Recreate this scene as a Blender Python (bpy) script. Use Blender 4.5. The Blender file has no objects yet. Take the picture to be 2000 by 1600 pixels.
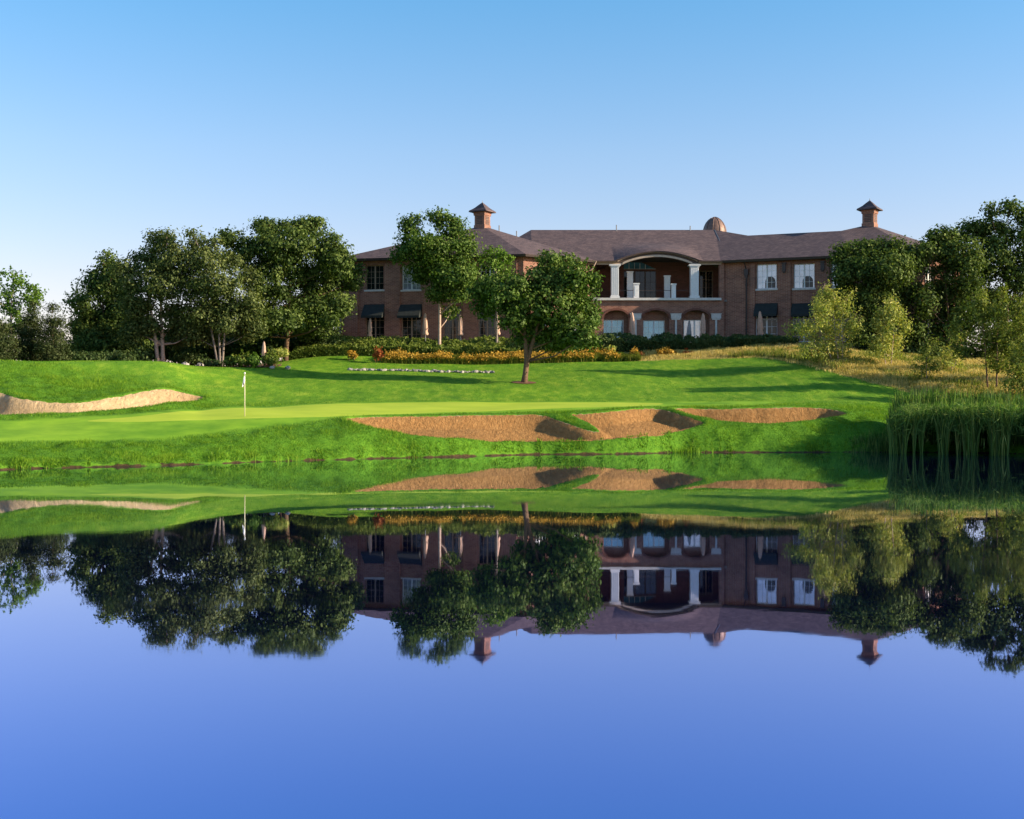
import bpy, math, random
import numpy as np
from mathutils import Vector
from mathutils.geometry import tessellate_polygon

# ------------------------------------------------------------------ basics
scene = bpy.context.scene
COL = scene.collection
rng = np.random.default_rng(7)
random.seed(7)
F, HZ, CH = 2400.0, 791.0, 2.85          # focal length (px of a 2000 px wide frame), horizon row, eye height


def pt(u, v, Y):                          # photograph pixel at a distance -> world point
    return np.array([(u - 1000) / F * Y, Y, CH - (v - HZ) / F * Y])


def link(o, parent=None):
    COL.objects.link(o)
    if parent is not None:
        o.parent = parent
    return o


def tag(o, label=None, cat=None, group=None, kind=None):
    if label: o['label'] = label
    if cat: o['category'] = cat
    if group: o['group'] = group
    if kind: o['kind'] = kind
    return o


def empty(name, loc=(0, 0, 0), rz=0.0):
    o = bpy.data.objects.new(name, None)
    o.empty_display_size = 0.2
    o.location = [float(c) for c in loc]
    o.rotation_euler = (0, 0, rz)
    return link(o)


def mesh_np(name, V, faces, mat, parent=None, var=None, smooth=False):
    """V (n,3); faces (m,k) all the same k, or list of arrays/lists."""
    me = bpy.data.meshes.new(name)
    V = np.asarray(V, dtype=np.float32)
    if isinstance(faces, np.ndarray) and faces.ndim == 2:
        m, k = faces.shape
        me.vertices.add(len(V)); me.loops.add(m * k); me.polygons.add(m)
        me.vertices.foreach_set('co', V.ravel())
        me.loops.foreach_set('vertex_index', faces.astype(np.int32).ravel())
        me.polygons.foreach_set('loop_start', np.arange(0, m * k, k, dtype=np.int32))
        me.polygons.foreach_set('loop_total', np.full(m, k, dtype=np.int32))
    else:
        me.from_pydata([tuple(map(float, p)) for p in V], [], [tuple(int(i) for i in f) for f in faces])
    me.update(calc_edges=True)
    if var is not None:
        a = me.attributes.new('var', 'FLOAT', 'FACE')
        a.data.foreach_set('value', np.asarray(var, dtype=np.float32))
    if smooth:
        me.polygons.foreach_set('use_smooth', np.ones(len(me.polygons), dtype=bool))
    me.validate()
    mats = mat if isinstance(mat, (list, tuple)) else [mat]
    for q in mats: me.materials.append(q)
    o = bpy.data.objects.new(name, me)
    return link(o, parent)


class MB:
    """collects boxes, tubes and polygons into one mesh"""
    def __init__(s): s.V, s.Fc = [], []

    def add(s, V, Fc):
        b = len(s.V)
        s.V.extend([tuple(map(float, p)) for p in V]); s.Fc.extend([tuple(i + b for i in f) for f in Fc])
        return s

    def box8(s, P):
        return s.add(P, [(0, 3, 2, 1), (4, 5, 6, 7), (0, 1, 5, 4), (1, 2, 6, 5), (2, 3, 7, 6), (3, 0, 4, 7)])

    def box(s, x0, x1, y0, y1, z0, z1):
        return s.box8([(x0, y0, z0), (x1, y0, z0), (x1, y1, z0), (x0, y1, z0),
                       (x0, y0, z1), (x1, y0, z1), (x1, y1, z1), (x0, y1, z1)])

    def tube(s, P, R, n=7, cap=True):
        P = [np.asarray(p, float) for p in P]
        V, Fc = [], []
        for i, p in enumerate(P):
            d = P[min(i + 1, len(P) - 1)] - P[max(i - 1, 0)]
            d = d / (np.linalg.norm(d) + 1e-9)
            a = np.cross(d, [1, 0.13, 0]) if abs(d[2]) > .5 else np.cross(d, [0, 0, 1])
            a = a / (np.linalg.norm(a) + 1e-9); b = np.cross(d, a)
            for k in range(n):
                t = 2 * math.pi * k / n
                V.append(p + R[i] * (math.cos(t) * a + math.sin(t) * b))
        for i in range(len(P) - 1):
            for k in range(n):
                k2 = (k + 1) % n
                Fc.append((i * n + k, i * n + k2, (i + 1) * n + k2, (i + 1) * n + k))
        if cap:
            Fc.append(tuple(range(n - 1, -1, -1))); Fc.append(tuple((len(P) - 1) * n + k for k in range(n)))
        return s.add(V, Fc)

    def lathe(s, cx, cy, prof, n=16):
        V, Fc = [], []
        for r, z in prof:
            for k in range(n):
                t = 2 * math.pi * k / n
                V.append((cx + r * math.cos(t), cy + r * math.sin(t), z))
        for i in range(len(prof) - 1):
            for k in range(n):
                k2 = (k + 1) % n
                Fc.append((i * n + k, i * n + k2, (i + 1) * n + k2, (i + 1) * n + k))
        Fc.append(tuple(range(n - 1, -1, -1))); Fc.append(tuple((len(prof) - 1) * n + k for k in range(n)))
        return s.add(V, Fc)

    def build(s, name, mat, parent=None, smooth=False):
        return mesh_np(name, np.array(s.V), s.Fc, mat, parent, smooth=smooth)


# ------------------------------------------------------------------ materials
def new_mat(name):
    m = bpy.data.materials.new(name); m.use_nodes = True
    nt = m.node_tree; nt.nodes.clear()
    out = nt.nodes.new('ShaderNodeOutputMaterial')
    return m, nt, out


def node(nt, t, **kw):
    n = nt.nodes.new(t)
    for k, v in kw.items():
        if k in n.inputs.keys() if hasattr(n.inputs, 'keys') else False:
            n.inputs[k].default_value = v
        else:
            setattr(n, k, v)
    return n


def ramp(nt, stops, interp='LINEAR'):
    r = nt.nodes.new('ShaderNodeValToRGB'); e = r.color_ramp.elements
    r.color_ramp.interpolation = interp
    while len(e) < len(stops): e.new(0.5)
    for i, (p, c) in enumerate(stops):
        e[i].position = p; e[i].color = (c[0], c[1], c[2], 1)
    return r


def mixrgb(nt, fac, a, b, mode='MIX'):
    m = nt.nodes.new('ShaderNodeMix'); m.data_type = 'RGBA'; m.blend_type = mode
    def put(i, x):
        if isinstance(x, (tuple, list)): m.inputs[i].default_value = (x[0], x[1], x[2], 1)
        elif isinstance(x, (int, float)): m.inputs[i].default_value = x
        else: nt.links.new(x, m.inputs[i])
    put(0, fac); put(6, a); put(7, b)
    return m.outputs[2]


def noise(nt, scale, detail=4, rough=.6, vec=None, dist=0.0):
    n = nt.nodes.new('ShaderNodeTexNoise')
    n.inputs['Scale'].default_value = scale; n.inputs['Detail'].default_value = detail
    n.inputs['Roughness'].default_value = rough; n.inputs['Distortion'].default_value = dist
    if vec is not None: nt.links.new(vec, n.inputs['Vector'])
    return n


def objcoord(nt, scale=(1, 1, 1), rot=(0, 0, 0)):
    tc = nt.nodes.new('ShaderNodeTexCoord'); mp = nt.nodes.new('ShaderNodeMapping')
    mp.inputs['Scale'].default_value = scale; mp.inputs['Rotation'].default_value = rot
    nt.links.new(tc.outputs['Object'], mp.inputs['Vector'])
    return mp.outputs['Vector']


def plain(name, c, rough=.6, var=.12, scale=3.0, metal=0.0, bump=0.0, spec=.5):
    m, nt, out = new_mat(name)
    b = nt.nodes.new('ShaderNodeBsdfPrincipled')
    n = noise(nt, scale, 5, .65, objcoord(nt))
    lo = tuple(x * (1 - var * 1.6) for x in c); hi = tuple(min(1, x * (1 + var * 1.6)) for x in c)
    r = ramp(nt, [(.3, lo), (.7, hi)])
    nt.links.new(n.outputs['Fac'], r.inputs[0]); nt.links.new(r.outputs[0], b.inputs['Base Color'])
    b.inputs['Roughness'].default_value = rough; b.inputs['Metallic'].default_value = metal
    b.inputs['Specular IOR Level'].default_value = spec
    if bump:
        bp = nt.nodes.new('ShaderNodeBump'); bp.inputs['Strength'].default_value = bump
        bp.inputs['Distance'].default_value = .05
        nt.links.new(n.outputs['Fac'], bp.inputs['Height']); nt.links.new(bp.outputs[0], b.inputs['Normal'])
    nt.links.new(b.outputs[0], out.inputs[0])
    return m


def leaf_mat(name, dark, mid, light, trans=.35, tcol=None, gloss=.025, rough=.5):
    m, nt, out = new_mat(name)
    at = nt.nodes.new('ShaderNodeAttribute'); at.attribute_name = 'var'
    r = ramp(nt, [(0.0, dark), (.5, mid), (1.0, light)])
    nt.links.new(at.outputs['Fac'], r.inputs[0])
    d = nt.nodes.new('ShaderNodeBsdfDiffuse'); t = nt.nodes.new('ShaderNodeBsdfTranslucent')
    nt.links.new(r.outputs[0], d.inputs[0])
    if tcol is None: tcol = (1.15, 1.25, .55)
    tm = mixrgb(nt, 1.0, r.outputs[0], tcol, 'MULTIPLY')
    nt.links.new(tm, t.inputs[0])
    mx = nt.nodes.new('ShaderNodeMixShader'); mx.inputs[0].default_value = trans
    nt.links.new(d.outputs[0], mx.inputs[1]); nt.links.new(t.outputs[0], mx.inputs[2])
    g = nt.nodes.new('ShaderNodeBsdfGlossy'); g.inputs['Roughness'].default_value = rough; g.inputs['Color'].default_value = (.5, .6, .35, 1)
    mx2 = nt.nodes.new('ShaderNodeMixShader'); mx2.inputs[0].default_value = gloss
    nt.links.new(mx.outputs[0], mx2.inputs[1]); nt.links.new(g.outputs[0], mx2.inputs[2])
    nt.links.new(mx2.outputs[0], out.inputs[0])
    return m


M = {}
# foliage
M['leaf_dark'] = leaf_mat('dark_leaf', (.022, .042, .010), (.060, .098, .020), (.165, .215, .052), .32)
M['leaf_mid'] = leaf_mat('mid_leaf', (.03, .062, .010), (.065, .12, .018), (.17, .235, .05), .32)
M['leaf_birch'] = leaf_mat('birch_leaf', (.030, .048, .014), (.072, .098, .026), (.20, .225, .075), .3)
M['leaf_light'] = leaf_mat('light_leaf', (.06, .12, .015), (.10, .19, .022), (.17, .26, .05), .4)
M['leaf_silver'] = leaf_mat('silver_leaf', (.14, .19, .035), (.32, .35, .08), (.52, .46, .14), .36)
M['leaf_olive'] = leaf_mat('olive_leaf', (.06, .09, .014), (.16, .20, .035), (.30, .30, .07), .34)
M['needle'] = leaf_mat('pine_needle', (.018, .030, .010), (.036, .052, .016), (.08, .09, .034), .15)
M['leaf_front'] = leaf_mat('maple_leaf', (.026, .055, .010), (.058, .11, .016), (.16, .22, .05), .28)
M['hedge'] = leaf_mat('hedge_leaf', (.04, .07, .012), (.10, .15, .022), (.26, .29, .06), .3)  # light end brightened to paint in the sunlit hedge tops
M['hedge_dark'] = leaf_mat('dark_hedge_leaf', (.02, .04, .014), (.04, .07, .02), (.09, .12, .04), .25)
M['daylily'] = leaf_mat('daylily', (.14, .12, .018), (.42, .24, .035), (.64, .38, .06), .35, (1.1, 1.1, .6))
M['lily_leaf'] = leaf_mat('daylily_leaf', (.05, .09, .012), (.13, .16, .02), (.26, .22, .04), .35)
M['redleaf'] = leaf_mat('red_shrub_leaf', (.12, .03, .015), (.30, .075, .025), (.45, .18, .05), .3, (1.1, .9, .6))
M['grass_blade'] = leaf_mat('grass_blade', (.035, .11, .007), (.10, .225, .013), (.22, .35, .028), .35, (1.1, 1.2, .4), .02)
M['lawn_blade'] = leaf_mat('lawn_blade', (.055, .16, .010), (.115, .25, .014), (.24, .35, .03), .35, (1.1, 1.2, .4), .02)
M['fescue'] = leaf_mat('fescue_blade', (.15, .20, .03), (.48, .39, .11), (.84, .70, .30), .4, (1.1, 1, .7), .02)
M['reed'] = leaf_mat('cattail_blade', (.035, .085, .018), (.09, .18, .035), (.29, .34, .09), .4)
# bark
M['bark_brown'] = plain('brown_bark', (.13, .075, .042), .9, .3, 9, bump=.6)
M['bark_pale'] = plain('pale_bark', (.42, .30, .23), .85, .25, 7, bump=.4)
M['bark_grey'] = plain('grey_bark', (.20, .16, .13), .9, .25, 8, bump=.5)
# building
M['white'] = plain('white_painted_wood', (.72, .71, .70), .5, .05, 6)
M['fascia'] = plain('tan_fascia_board', (.30, .20, .13), .6, .12, 5)
M['trim_tan'] = plain('pale_tan_trim', (.46, .36, .28), .6, .10, 5)
M['brown'] = plain('dark_brown_trim', (.075, .045, .033), .6, .15, 5)
M['soffit'] = plain('brown_soffit', (.10, .06, .04), .7, .12, 5)
M['bronze'] = plain('bronze_downpipe', (.035, .022, .02), .45, .15, 6)
M['awning'] = plain('dark_green_canvas', (.018, .024, .022), .85, .2, 4)
M['stone'] = plain('pale_limestone', (.56, .53, .50), .75, .10, 5, bump=.2)
M['copper'] = plain('weathered_copper', (.17, .10, .075), .55, .25, 5, metal=.25)
M['interior'] = plain('dark_interior_plaster', (.05, .042, .04), .8, .1, 2)
M['umbrella'] = plain('beige_canvas', (.52, .33, .24), .85, .12, 6)
M['metal'] = plain('grey_metal', (.25, .25, .25), .45, .1, 6, metal=.5)
M['flag_white'] = plain('white_flag_cloth', (.80, .80, .82), .8, .04, 8)
M['flag_black'] = plain('dark_flag_emblem', (.03, .03, .035), .8, .1, 8)
M['pole'] = plain('yellow_white_fibreglass', (.62, .55, .33), .5, .08, 8)
M['rock'] = plain('pale_rock', (.33, .30, .27), .85, .28, 2.5, bump=.6)
M['rock_dark'] = plain('grey_rock', (.17, .16, .15), .85, .3, 2.5, bump=.6)
M['mulch'] = plain('reddish_bark_mulch', (.16, .065, .03), .95, .35, 5, bump=.8)
M['paving'] = plain('grey_patio_paving', (.2, .175, .15), .85, .15, 1.5)


def brick_mat(name, c1, c2, mortar):
    m, nt, out = new_mat(name)
    tc = nt.nodes.new('ShaderNodeTexCoord'); sep = nt.nodes.new('ShaderNodeSeparateXYZ')
    nt.links.new(tc.outputs['Object'], sep.inputs[0])
    ad = nt.nodes.new('ShaderNodeMath'); ad.operation = 'MULTIPLY_ADD'
    nt.links.new(sep.outputs[1], ad.inputs[0]); ad.inputs[1].default_value = .5
    nt.links.new(sep.outputs[0], ad.inputs[2])
    cb = nt.nodes.new('ShaderNodeCombineXYZ')
    nt.links.new(ad.outputs[0], cb.inputs[0]); nt.links.new(sep.outputs[2], cb.inputs[1])
    br = nt.nodes.new('ShaderNodeTexBrick')
    br.inputs['Scale'].default_value = 1.0
    br.inputs['Brick Width'].default_value = .34; br.inputs['Row Height'].default_value = .125
    br.inputs['Mortar Size'].default_value = .012; br.inputs['Bias'].default_value = 0
    br.inputs['Color1'].default_value = (*c1, 1); br.inputs['Color2'].default_value = (*c2, 1)
    br.inputs['Mortar'].default_value = (*mortar, 1)
    nt.links.new(cb.outputs[0], br.inputs['Vector'])
    n = noise(nt, .7, 6, .7, objcoord(nt))
    r = ramp(nt, [(.3, (.72, .72, .74)), (.7, (1.2, 1.15, 1.1))])
    nt.links.new(n.outputs['Fac'], r.inputs[0])
    c = mixrgb(nt, 1.0, br.outputs['Color'], r.outputs[0], 'MULTIPLY')
    b = nt.nodes.new('ShaderNodeBsdfPrincipled'); b.inputs['Roughness'].default_value = .85
    b.inputs['Specular IOR Level'].default_value = .25
    nt.links.new(c, b.inputs['Base Color'])
    bp = nt.nodes.new('ShaderNodeBump'); bp.inputs['Strength'].default_value = .5; bp.inputs['Distance'].default_value = .02
    nt.links.new(br.outputs['Fac'], bp.inputs['Height']); bp.invert = True
    nt.links.new(bp.outputs[0], b.inputs['Normal'])
    nt.links.new(b.outputs[0], out.inputs[0])
    return m


M['brick'] = brick_mat('red_brick', (.315, .145, .098), (.205, .085, .06), (.36, .27, .21))
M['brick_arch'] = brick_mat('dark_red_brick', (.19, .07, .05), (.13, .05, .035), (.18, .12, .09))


def shingle_mat(name, c1, c2, c3):
    m, nt, out = new_mat(name)
    tc = nt.nodes.new('ShaderNodeTexCoord'); sep = nt.nodes.new('ShaderNodeSeparateXYZ')
    nt.links.new(tc.outputs['Object'], sep.inputs[0])
    cb = nt.nodes.new('ShaderNodeCombineXYZ')
    nt.links.new(sep.outputs[0], cb.inputs[0]); nt.links.new(sep.outputs[2], cb.inputs[1])
    br = nt.nodes.new('ShaderNodeTexBrick'); br.inputs['Scale'].default_value = 1
    br.inputs['Brick Width'].default_value = .30; br.inputs['Row Height'].default_value = .105
    br.inputs['Mortar Size'].default_value = .010; br.inputs['Bias'].default_value = -.1
    br.inputs['Color1'].default_value = (*c1, 1); br.inputs['Color2'].default_value = (*c2, 1)
    br.inputs['Mortar'].default_value = (*c3, 1)
    nt.links.new(cb.outputs[0], br.inputs['Vector'])
    n = noise(nt, .9, 9, .8, objcoord(nt, (1, 1, 2)))
    r = ramp(nt, [(.28, (.58, .58, .63)), (.72, (1.4, 1.3, 1.22))])
    nt.links.new(n.outputs['Fac'], r.inputs[0])
    c = mixrgb(nt, 1.0, br.outputs['Color'], r.outputs[0], 'MULTIPLY')
    b = nt.nodes.new('ShaderNodeBsdfPrincipled'); b.inputs['Roughness'].default_value = .8
    b.inputs['Specular IOR Level'].default_value = .3
    nt.links.new(c, b.inputs['Base Color'])
    bp = nt.nodes.new('ShaderNodeBump'); bp.inputs['Strength'].default_value = .6; bp.inputs['Distance'].default_value = .03
    nt.links.new(br.outputs['Fac'], bp.inputs['Height']); bp.invert = True
    nt.links.new(bp.outputs[0], b.inputs['Normal'])
    nt.links.new(b.outputs[0], out.inputs[0])
    return m


M['shingle'] = shingle_mat('brown_roof_shingles', (.138, .100, .100), (.086, .062, .066), (.036, .027, .030))


def glass_mat(name, base, refl, rough=.03, tint=(.85, .92, 1.0)):
    m, nt, out = new_mat(name)
    d = nt.nodes.new('ShaderNodeBsdfPrincipled')
    n = noise(nt, 1.1, 3, .5, objcoord(nt))
    r = ramp(nt, [(.35, tuple(x * .6 for x in base)), (.65, tuple(min(1, x * 1.4) for x in base))])
    nt.links.new(n.outputs['Fac'], r.inputs[0]); nt.links.new(r.outputs[0], d.inputs['Base Color'])
    d.inputs['Roughness'].default_value = .1; d.inputs['Specular IOR Level'].default_value = .15
    g = nt.nodes.new('ShaderNodeBsdfGlossy'); g.inputs['Color'].default_value = (*tint, 1)
    g.inputs['Roughness'].default_value = rough
    bp = nt.nodes.new('ShaderNodeBump'); bp.inputs['Strength'].default_value = .08; bp.inputs['Distance'].default_value = .05
    nt.links.new(n.outputs['Fac'], bp.inputs['Height']); nt.links.new(bp.outputs[0], g.inputs['Normal'])
    mx = nt.nodes.new('ShaderNodeMixShader'); mx.inputs[0].default_value = refl
    nt.links.new(d.outputs[0], mx.inputs[1]); nt.links.new(g.outputs[0], mx.inputs[2])
    nt.links.new(mx.outputs[0], out.inputs[0])
    return m


M['glass_dark'] = glass_mat('dark_window_glass', (.012, .014, .013), .025)
M['glass_pale'] = glass_mat('curtained_window_glass', (.36, .36, .40), .30)
M['glass_blue'] = glass_mat('reflective_door_glass', (.09, .25, .36), .22, .03, (.5, .82, 1.0))


# ------------------------------------------------------------------ ground shape
def pchip_slopes(x, y):
    h = np.diff(x); d = np.diff(y, axis=0) / h.reshape(-1, *([1] * (y.ndim - 1)))
    m = np.zeros_like(y)
    w1 = (2 * h[1:] + h[:-1]).reshape(-1, *([1] * (y.ndim - 1))); w2 = (h[1:] + 2 * h[:-1]).reshape(-1, *([1] * (y.ndim - 1)))
    ok = d[:-1] * d[1:] > 0
    with np.errstate(divide='ignore', invalid='ignore'):
        hm = (w1 + w2) / (w1 / d[:-1] + w2 / d[1:])
    m[1:-1] = np.where(ok, hm, 0.0)
    m[0] = d[0]; m[-1] = d[-1]
    return m


def pchip(x, y, xq):
    x = np.asarray(x, float); y = np.asarray(y, float); m = pchip_slopes(x, y)
    xq = np.clip(xq, x[0], x[-1])
    i = np.clip(np.searchsorted(x, xq) - 1, 0, len(x) - 2)
    h = x[i + 1] - x[i]; t = (xq - x[i]) / h
    sh = [-1] + [1] * (y.ndim - 1)
    h = h.reshape(sh); t = t.reshape(sh)
    return ((2 * t**3 - 3 * t**2 + 1) * y[i] + (t**3 - 2 * t**2 + t) * h * m[i]
            + (-2 * t**3 + 3 * t**2) * y[i + 1] + (t**3 - t**2) * h * m[i + 1])


# columns: u, shore row, then (row, distance) for bank lip, bunker back, green back, mid lawn, lawn top; plateau height
COLS = [
    (-900, 940, (885, 55), (815, 64), (785, 69), (750, 74), (715, 79), 6.0),
    (-300, 928, (880, 56), (812, 66), (778, 71), (743, 76), (711, 80), 6.0),
    (0, 918, (875, 58), (811, 68), (776, 72.5), (740, 76.5), (709, 80.5), 6.0),
    (130, 914, (872, 59.5), (809, 69), (786, 73), (745, 78), (708, 82.5), 6.1),
    (300, 910, (868, 61.5), (799, 71), (764, 77.5), (733, 82), (709.5, 87), 6.2),
    (400, 906.5, (862, 63), (818, 68.5), (792, 76), (755, 84), (721, 92), 6.2),
    (500, 902.5, (852, 64.5), (815, 69), (793, 78), (757, 87), (719, 100), 6.6),
    (700, 897, (845, 67), (816, 71), (786, 82), (755, 90), (713, 107), 8.4),
    (900, 892, (860, 69), (813, 74.5), (785, 84), (752, 92), (716, 107.5), 8.6),
    (1050, 888, (863, 71.6), (809, 76), (784, 85), (751, 93), (714, 107.5), 8.6),
    (1200, 887, (860, 72), (804, 77), (786, 85), (750, 94), (709, 108), 8.6),
    (1350, 884, (838, 75), (803, 79.5), (785, 86), (748, 96), (700, 109), 8.6),
    (1500, 884, (829, 76), (797, 81), (780, 86.5), (742, 95), (697, 108), 8.4),
    (1650, 883.5, (826, 77), (800, 81), (784, 86), (753, 91.5), (714, 99), 7.6),
    (1760, 883.5, (832, 77.3), (805, 81.5), (790, 85.5), (765, 90.5), (722, 98.5), 7.2),
    (1900, 885, (838, 77), (812, 80.5), (796, 84), (772, 88), (735, 97), 6.8),
    (2100, 888, (840, 77), (814, 80), (797, 83), (770, 88), (735, 100), 6.6),
    (2800, 892, (842, 76), (815, 79), (798, 82), (770, 88), (735, 100), 6.6),
]


def col_nodes(c):
    u, vs = c[0], c[1]
    Ys = CH * F / (vs - HZ)
    N = [(Ys, 0.0)]
    for v, Y in c[2:7]: N.append((Y, CH - (v - HZ) / F * Y))
    N.append((118.0, c[7])); N.append((160.0, c[7] + .3))
    return N


CU = np.array([c[0] for c in COLS], float)
CN = np.array([col_nodes(c) for c in COLS])               # (ncol, 8, 2)


def profile_at(u):                                         # u array -> (n,8,2)
    return pchip(CU, CN, np.asarray(u, float))


def hash_noise(x, y, s):
    """smooth 2D value noise"""
    x = x / s; y = y / s
    xi = np.floor(x).astype(np.int64); yi = np.floor(y).astype(np.int64)
    fx = x - xi; fy = y - yi; fx = fx * fx * (3 - 2 * fx); fy = fy * fy * (3 - 2 * fy)
    def h(a, b):
        n = (a * 374761393 + b * 668265263) & 0x7fffffff
        n = ((n ^ (n >> 13)) * 1274126177) & 0x7fffffff
        return ((n ^ (n >> 16)) & 0xffff) / 65535.0
    return (h(xi, yi) * (1 - fx) + h(xi + 1, yi) * fx) * (1 - fy) + (h(xi, yi + 1) * (1 - fx) + h(xi + 1, yi + 1) * fx) * fy


def xscale(Y): return np.maximum(Y, 45.0)


def base_height(u, Y):
    """natural ground height before bunkers; u, Y flat arrays of the same length"""
    u = np.asarray(u, float); Y = np.asarray(Y, float)
    uu, inv = np.unique(u, return_inverse=True)
    P = profile_at(uu)
    Z = np.zeros(len(u))
    order = np.argsort(inv, kind='stable')
    starts = np.searchsorted(inv[order], np.arange(len(uu) + 1))
    for k in range(len(uu)):
        idx = order[starts[k]:starts[k + 1]]
        y = Y[idx]; p = P[k]
        wob = 0.35 * (hash_noise(np.array([uu[k]]), np.array([3.0]), 37.0)[0] - .5) + .25 * (hash_noise(np.array([uu[k]]), np.array([9.0]), 13.0)[0] - .5)
        Ys = p[0, 0]
        z = pchip(p[:, 0], p[:, 1], y)
        d = y - Ys - wob
        land = z + .10 * np.clip((d) / .25, 0, 1)
        bed = np.clip(d * .35, -1.6, 0)
        z = np.where(d < 0, bed, land)
        near = np.clip((2.5 - y) * .3, -1.6, 1.2)
        z = np.maximum(z, near)
        Z[idx] = z
    X = (u - 1000) / F * xscale(Y)
    am = np.clip((Y - 55) / 10, 0, 1)
    Z = Z + np.where(Z > .05, am * (.10 * (hash_noise(X, Y, 3.1) - .5) + .20 * (hash_noise(X + 50, Y, 8.0) - .5)), 0)
    return Z


def trace(pix, lo=50.0, hi=112.0):
    """photo outline -> plan points where the sight lines meet the natural ground"""
    out = []
    Yg = np.arange(lo, hi, .15)
    for u, v in pix:
        z = base_height(np.full(len(Yg), float(u)), Yg)
        vv = HZ - (z - CH) / Yg * F
        hit = np.where((vv[:-1] >= v) & (vv[1:] < v))[0]
        if len(hit):
            i = hit[0]; t = (vv[i] - v) / (vv[i] - vv[i + 1] + 1e-9); Y = Yg[i] + t * .15
        else:
            Y = Yg[np.argmin(np.abs(vv - v))]
        out.append(((u - 1000) / F * Y, Y))
    return np.array(out)


def smooth_closed(P, n=6):
    out = []; N = len(P)
    for i in range(N):
        p0, p1, p2, p3 = P[i - 1], P[i], P[(i + 1) % N], P[(i + 2) % N]
        for k in range(n):
            t = k / n
            out.append(.5 * ((2 * p1) + (-p0 + p2) * t + (2 * p0 - 5 * p1 + 4 * p2 - p3) * t * t + (-p0 + 3 * p1 - 3 * p2 + p3) * t**3))
    return np.array(out)


def sdf(X, Y, P):
    """signed distance, positive inside"""
    d2 = np.full(X.shape, 1e12); ins = np.zeros(X.shape, bool)
    N = len(P)
    for i in range(N):
        ax, ay = P[i]; bx, by = P[(i + 1) % N]
        ex, ey = bx - ax, by - ay
        t = np.clip(((X - ax) * ex + (Y - ay) * ey) / (ex * ex + ey * ey + 1e-12), 0, 1)
        dx = X - ax - t * ex; dy = Y - ay - t * ey
        d2 = np.minimum(d2, dx * dx + dy * dy)
        c = ((ay > Y) != (by > Y))
        with np.errstate(divide='ignore', invalid='ignore'):
            ins ^= c & (X < (bx - ax) * (Y - ay) / (by - ay + 1e-30) + ax)
    d = np.sqrt(d2)
    return np.where(ins, d, -d)


BUNKERS = [   # outline in the photograph, depth, label
    ([(-140, 800), (-60, 772), (0, 769), (25, 776), (60, 783), (110, 788), (160, 787), (230, 776), (270, 768), (300, 763), (328, 762),
      (358, 768), (398, 778), (345, 787), (300, 794), (250, 799), (190, 805), (120, 809), (40, 811), (-60, 813)], .95,
     'pale sand bunker under the grassy mound at the left edge'),
    ([(676, 820), (720, 816), (800, 815), (900, 813), (1000, 812), (1058, 813), (1085, 821), (1120, 833), (1155, 843), (1172, 845),
      (1162, 834), (1135, 820), (1116, 811), (1150, 809), (1200, 805), (1245, 800), (1285, 800), (1320, 810), (1350, 819), (1376, 828),
      (1345, 838), (1300, 848), (1240, 856), (1170, 861), (1100, 863), (1020, 863), (940, 861), (850, 855), (770, 845), (710, 832)], .62,
     'long double sand bunker in the bank with a grass tongue'),
    ([(1314, 800), (1350, 799), (1420, 800), (1500, 798), (1570, 797), (1615, 800), (1652, 809), (1615, 817), (1570, 823), (1500, 828),
      (1430, 825), (1370, 818), (1340, 811)], .85, 'narrow sand bunker on the right beside the reeds'),
]
for i, b in enumerate(BUNKERS):
    BUNKERS[i] = (smooth_closed(trace(b[0]), 5), b[1], b[2])
GREEN = smooth_closed(trace([(170, 822), (330, 806), (470, 797), (620, 790), (760, 787), (950, 786), (1130, 786), (1290, 787.5), (1250, 793),
                             (1150, 796), (1000, 801), (850, 806), (700, 811.5), (560, 816), (420, 820), (280, 824)]), 5)
FAIR = smooth_closed(trace([(-300, 838), (0, 822), (150, 814), (330, 802), (470, 795), (620, 789), (760, 785.5), (950, 784.5), (1130, 784.5),
                            (1330, 785), (1500, 785), (1480, 790), (1320, 793), (1180, 799), (1000, 806), (850, 810), (700, 815), (620, 822),
                            (540, 832), (420, 845), (250, 858), (0, 862), (-300, 872)]), 5)
FESCUE = np.vstack([trace([(1236, 705), (1300, 703), (1400, 700), (1480, 698), (1540, 706), (1600, 721), (1650, 734), (1700, 745), (1750, 758),
                           (1800, 771), (1850, 780), (1950, 792), (2100, 800), (2600, 806)]),
                    [[70, 118], [9.8, 114.5]]])
BUNKER_SD = None


def sstep(a, b, x):
    t = np.clip((x - a) / (b - a), 0, 1); return t * t * (3 - 2 * t)


def grids():
    u_in = np.arange(-120, 2121, 4.0)
    gl = [-120 - 12 * (1.22 ** k) * (k + 1) for k in range(1, 34)]
    gr = [2120 + 12 * (1.22 ** k) * (k + 1) for k in range(1, 34)]
    U = np.array(sorted(gl) + list(u_in) + gr)
    Yf = np.arange(52, 89, .14)
    Yb = np.arange(89, 124, .3)
    Yn = np.array([-400, -150, -60, -25, -10, -5, -2, 0, 1, 2, 3, 5, 8, 14, 22, 32, 42, 48])
    Yfar = np.array([126, 130, 136, 145, 160, 190, 240, 330, 500, 900, 1800, 4000])
    Y = np.concatenate([Yn, Yf, Yb, Yfar])
    return U, Y


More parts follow.
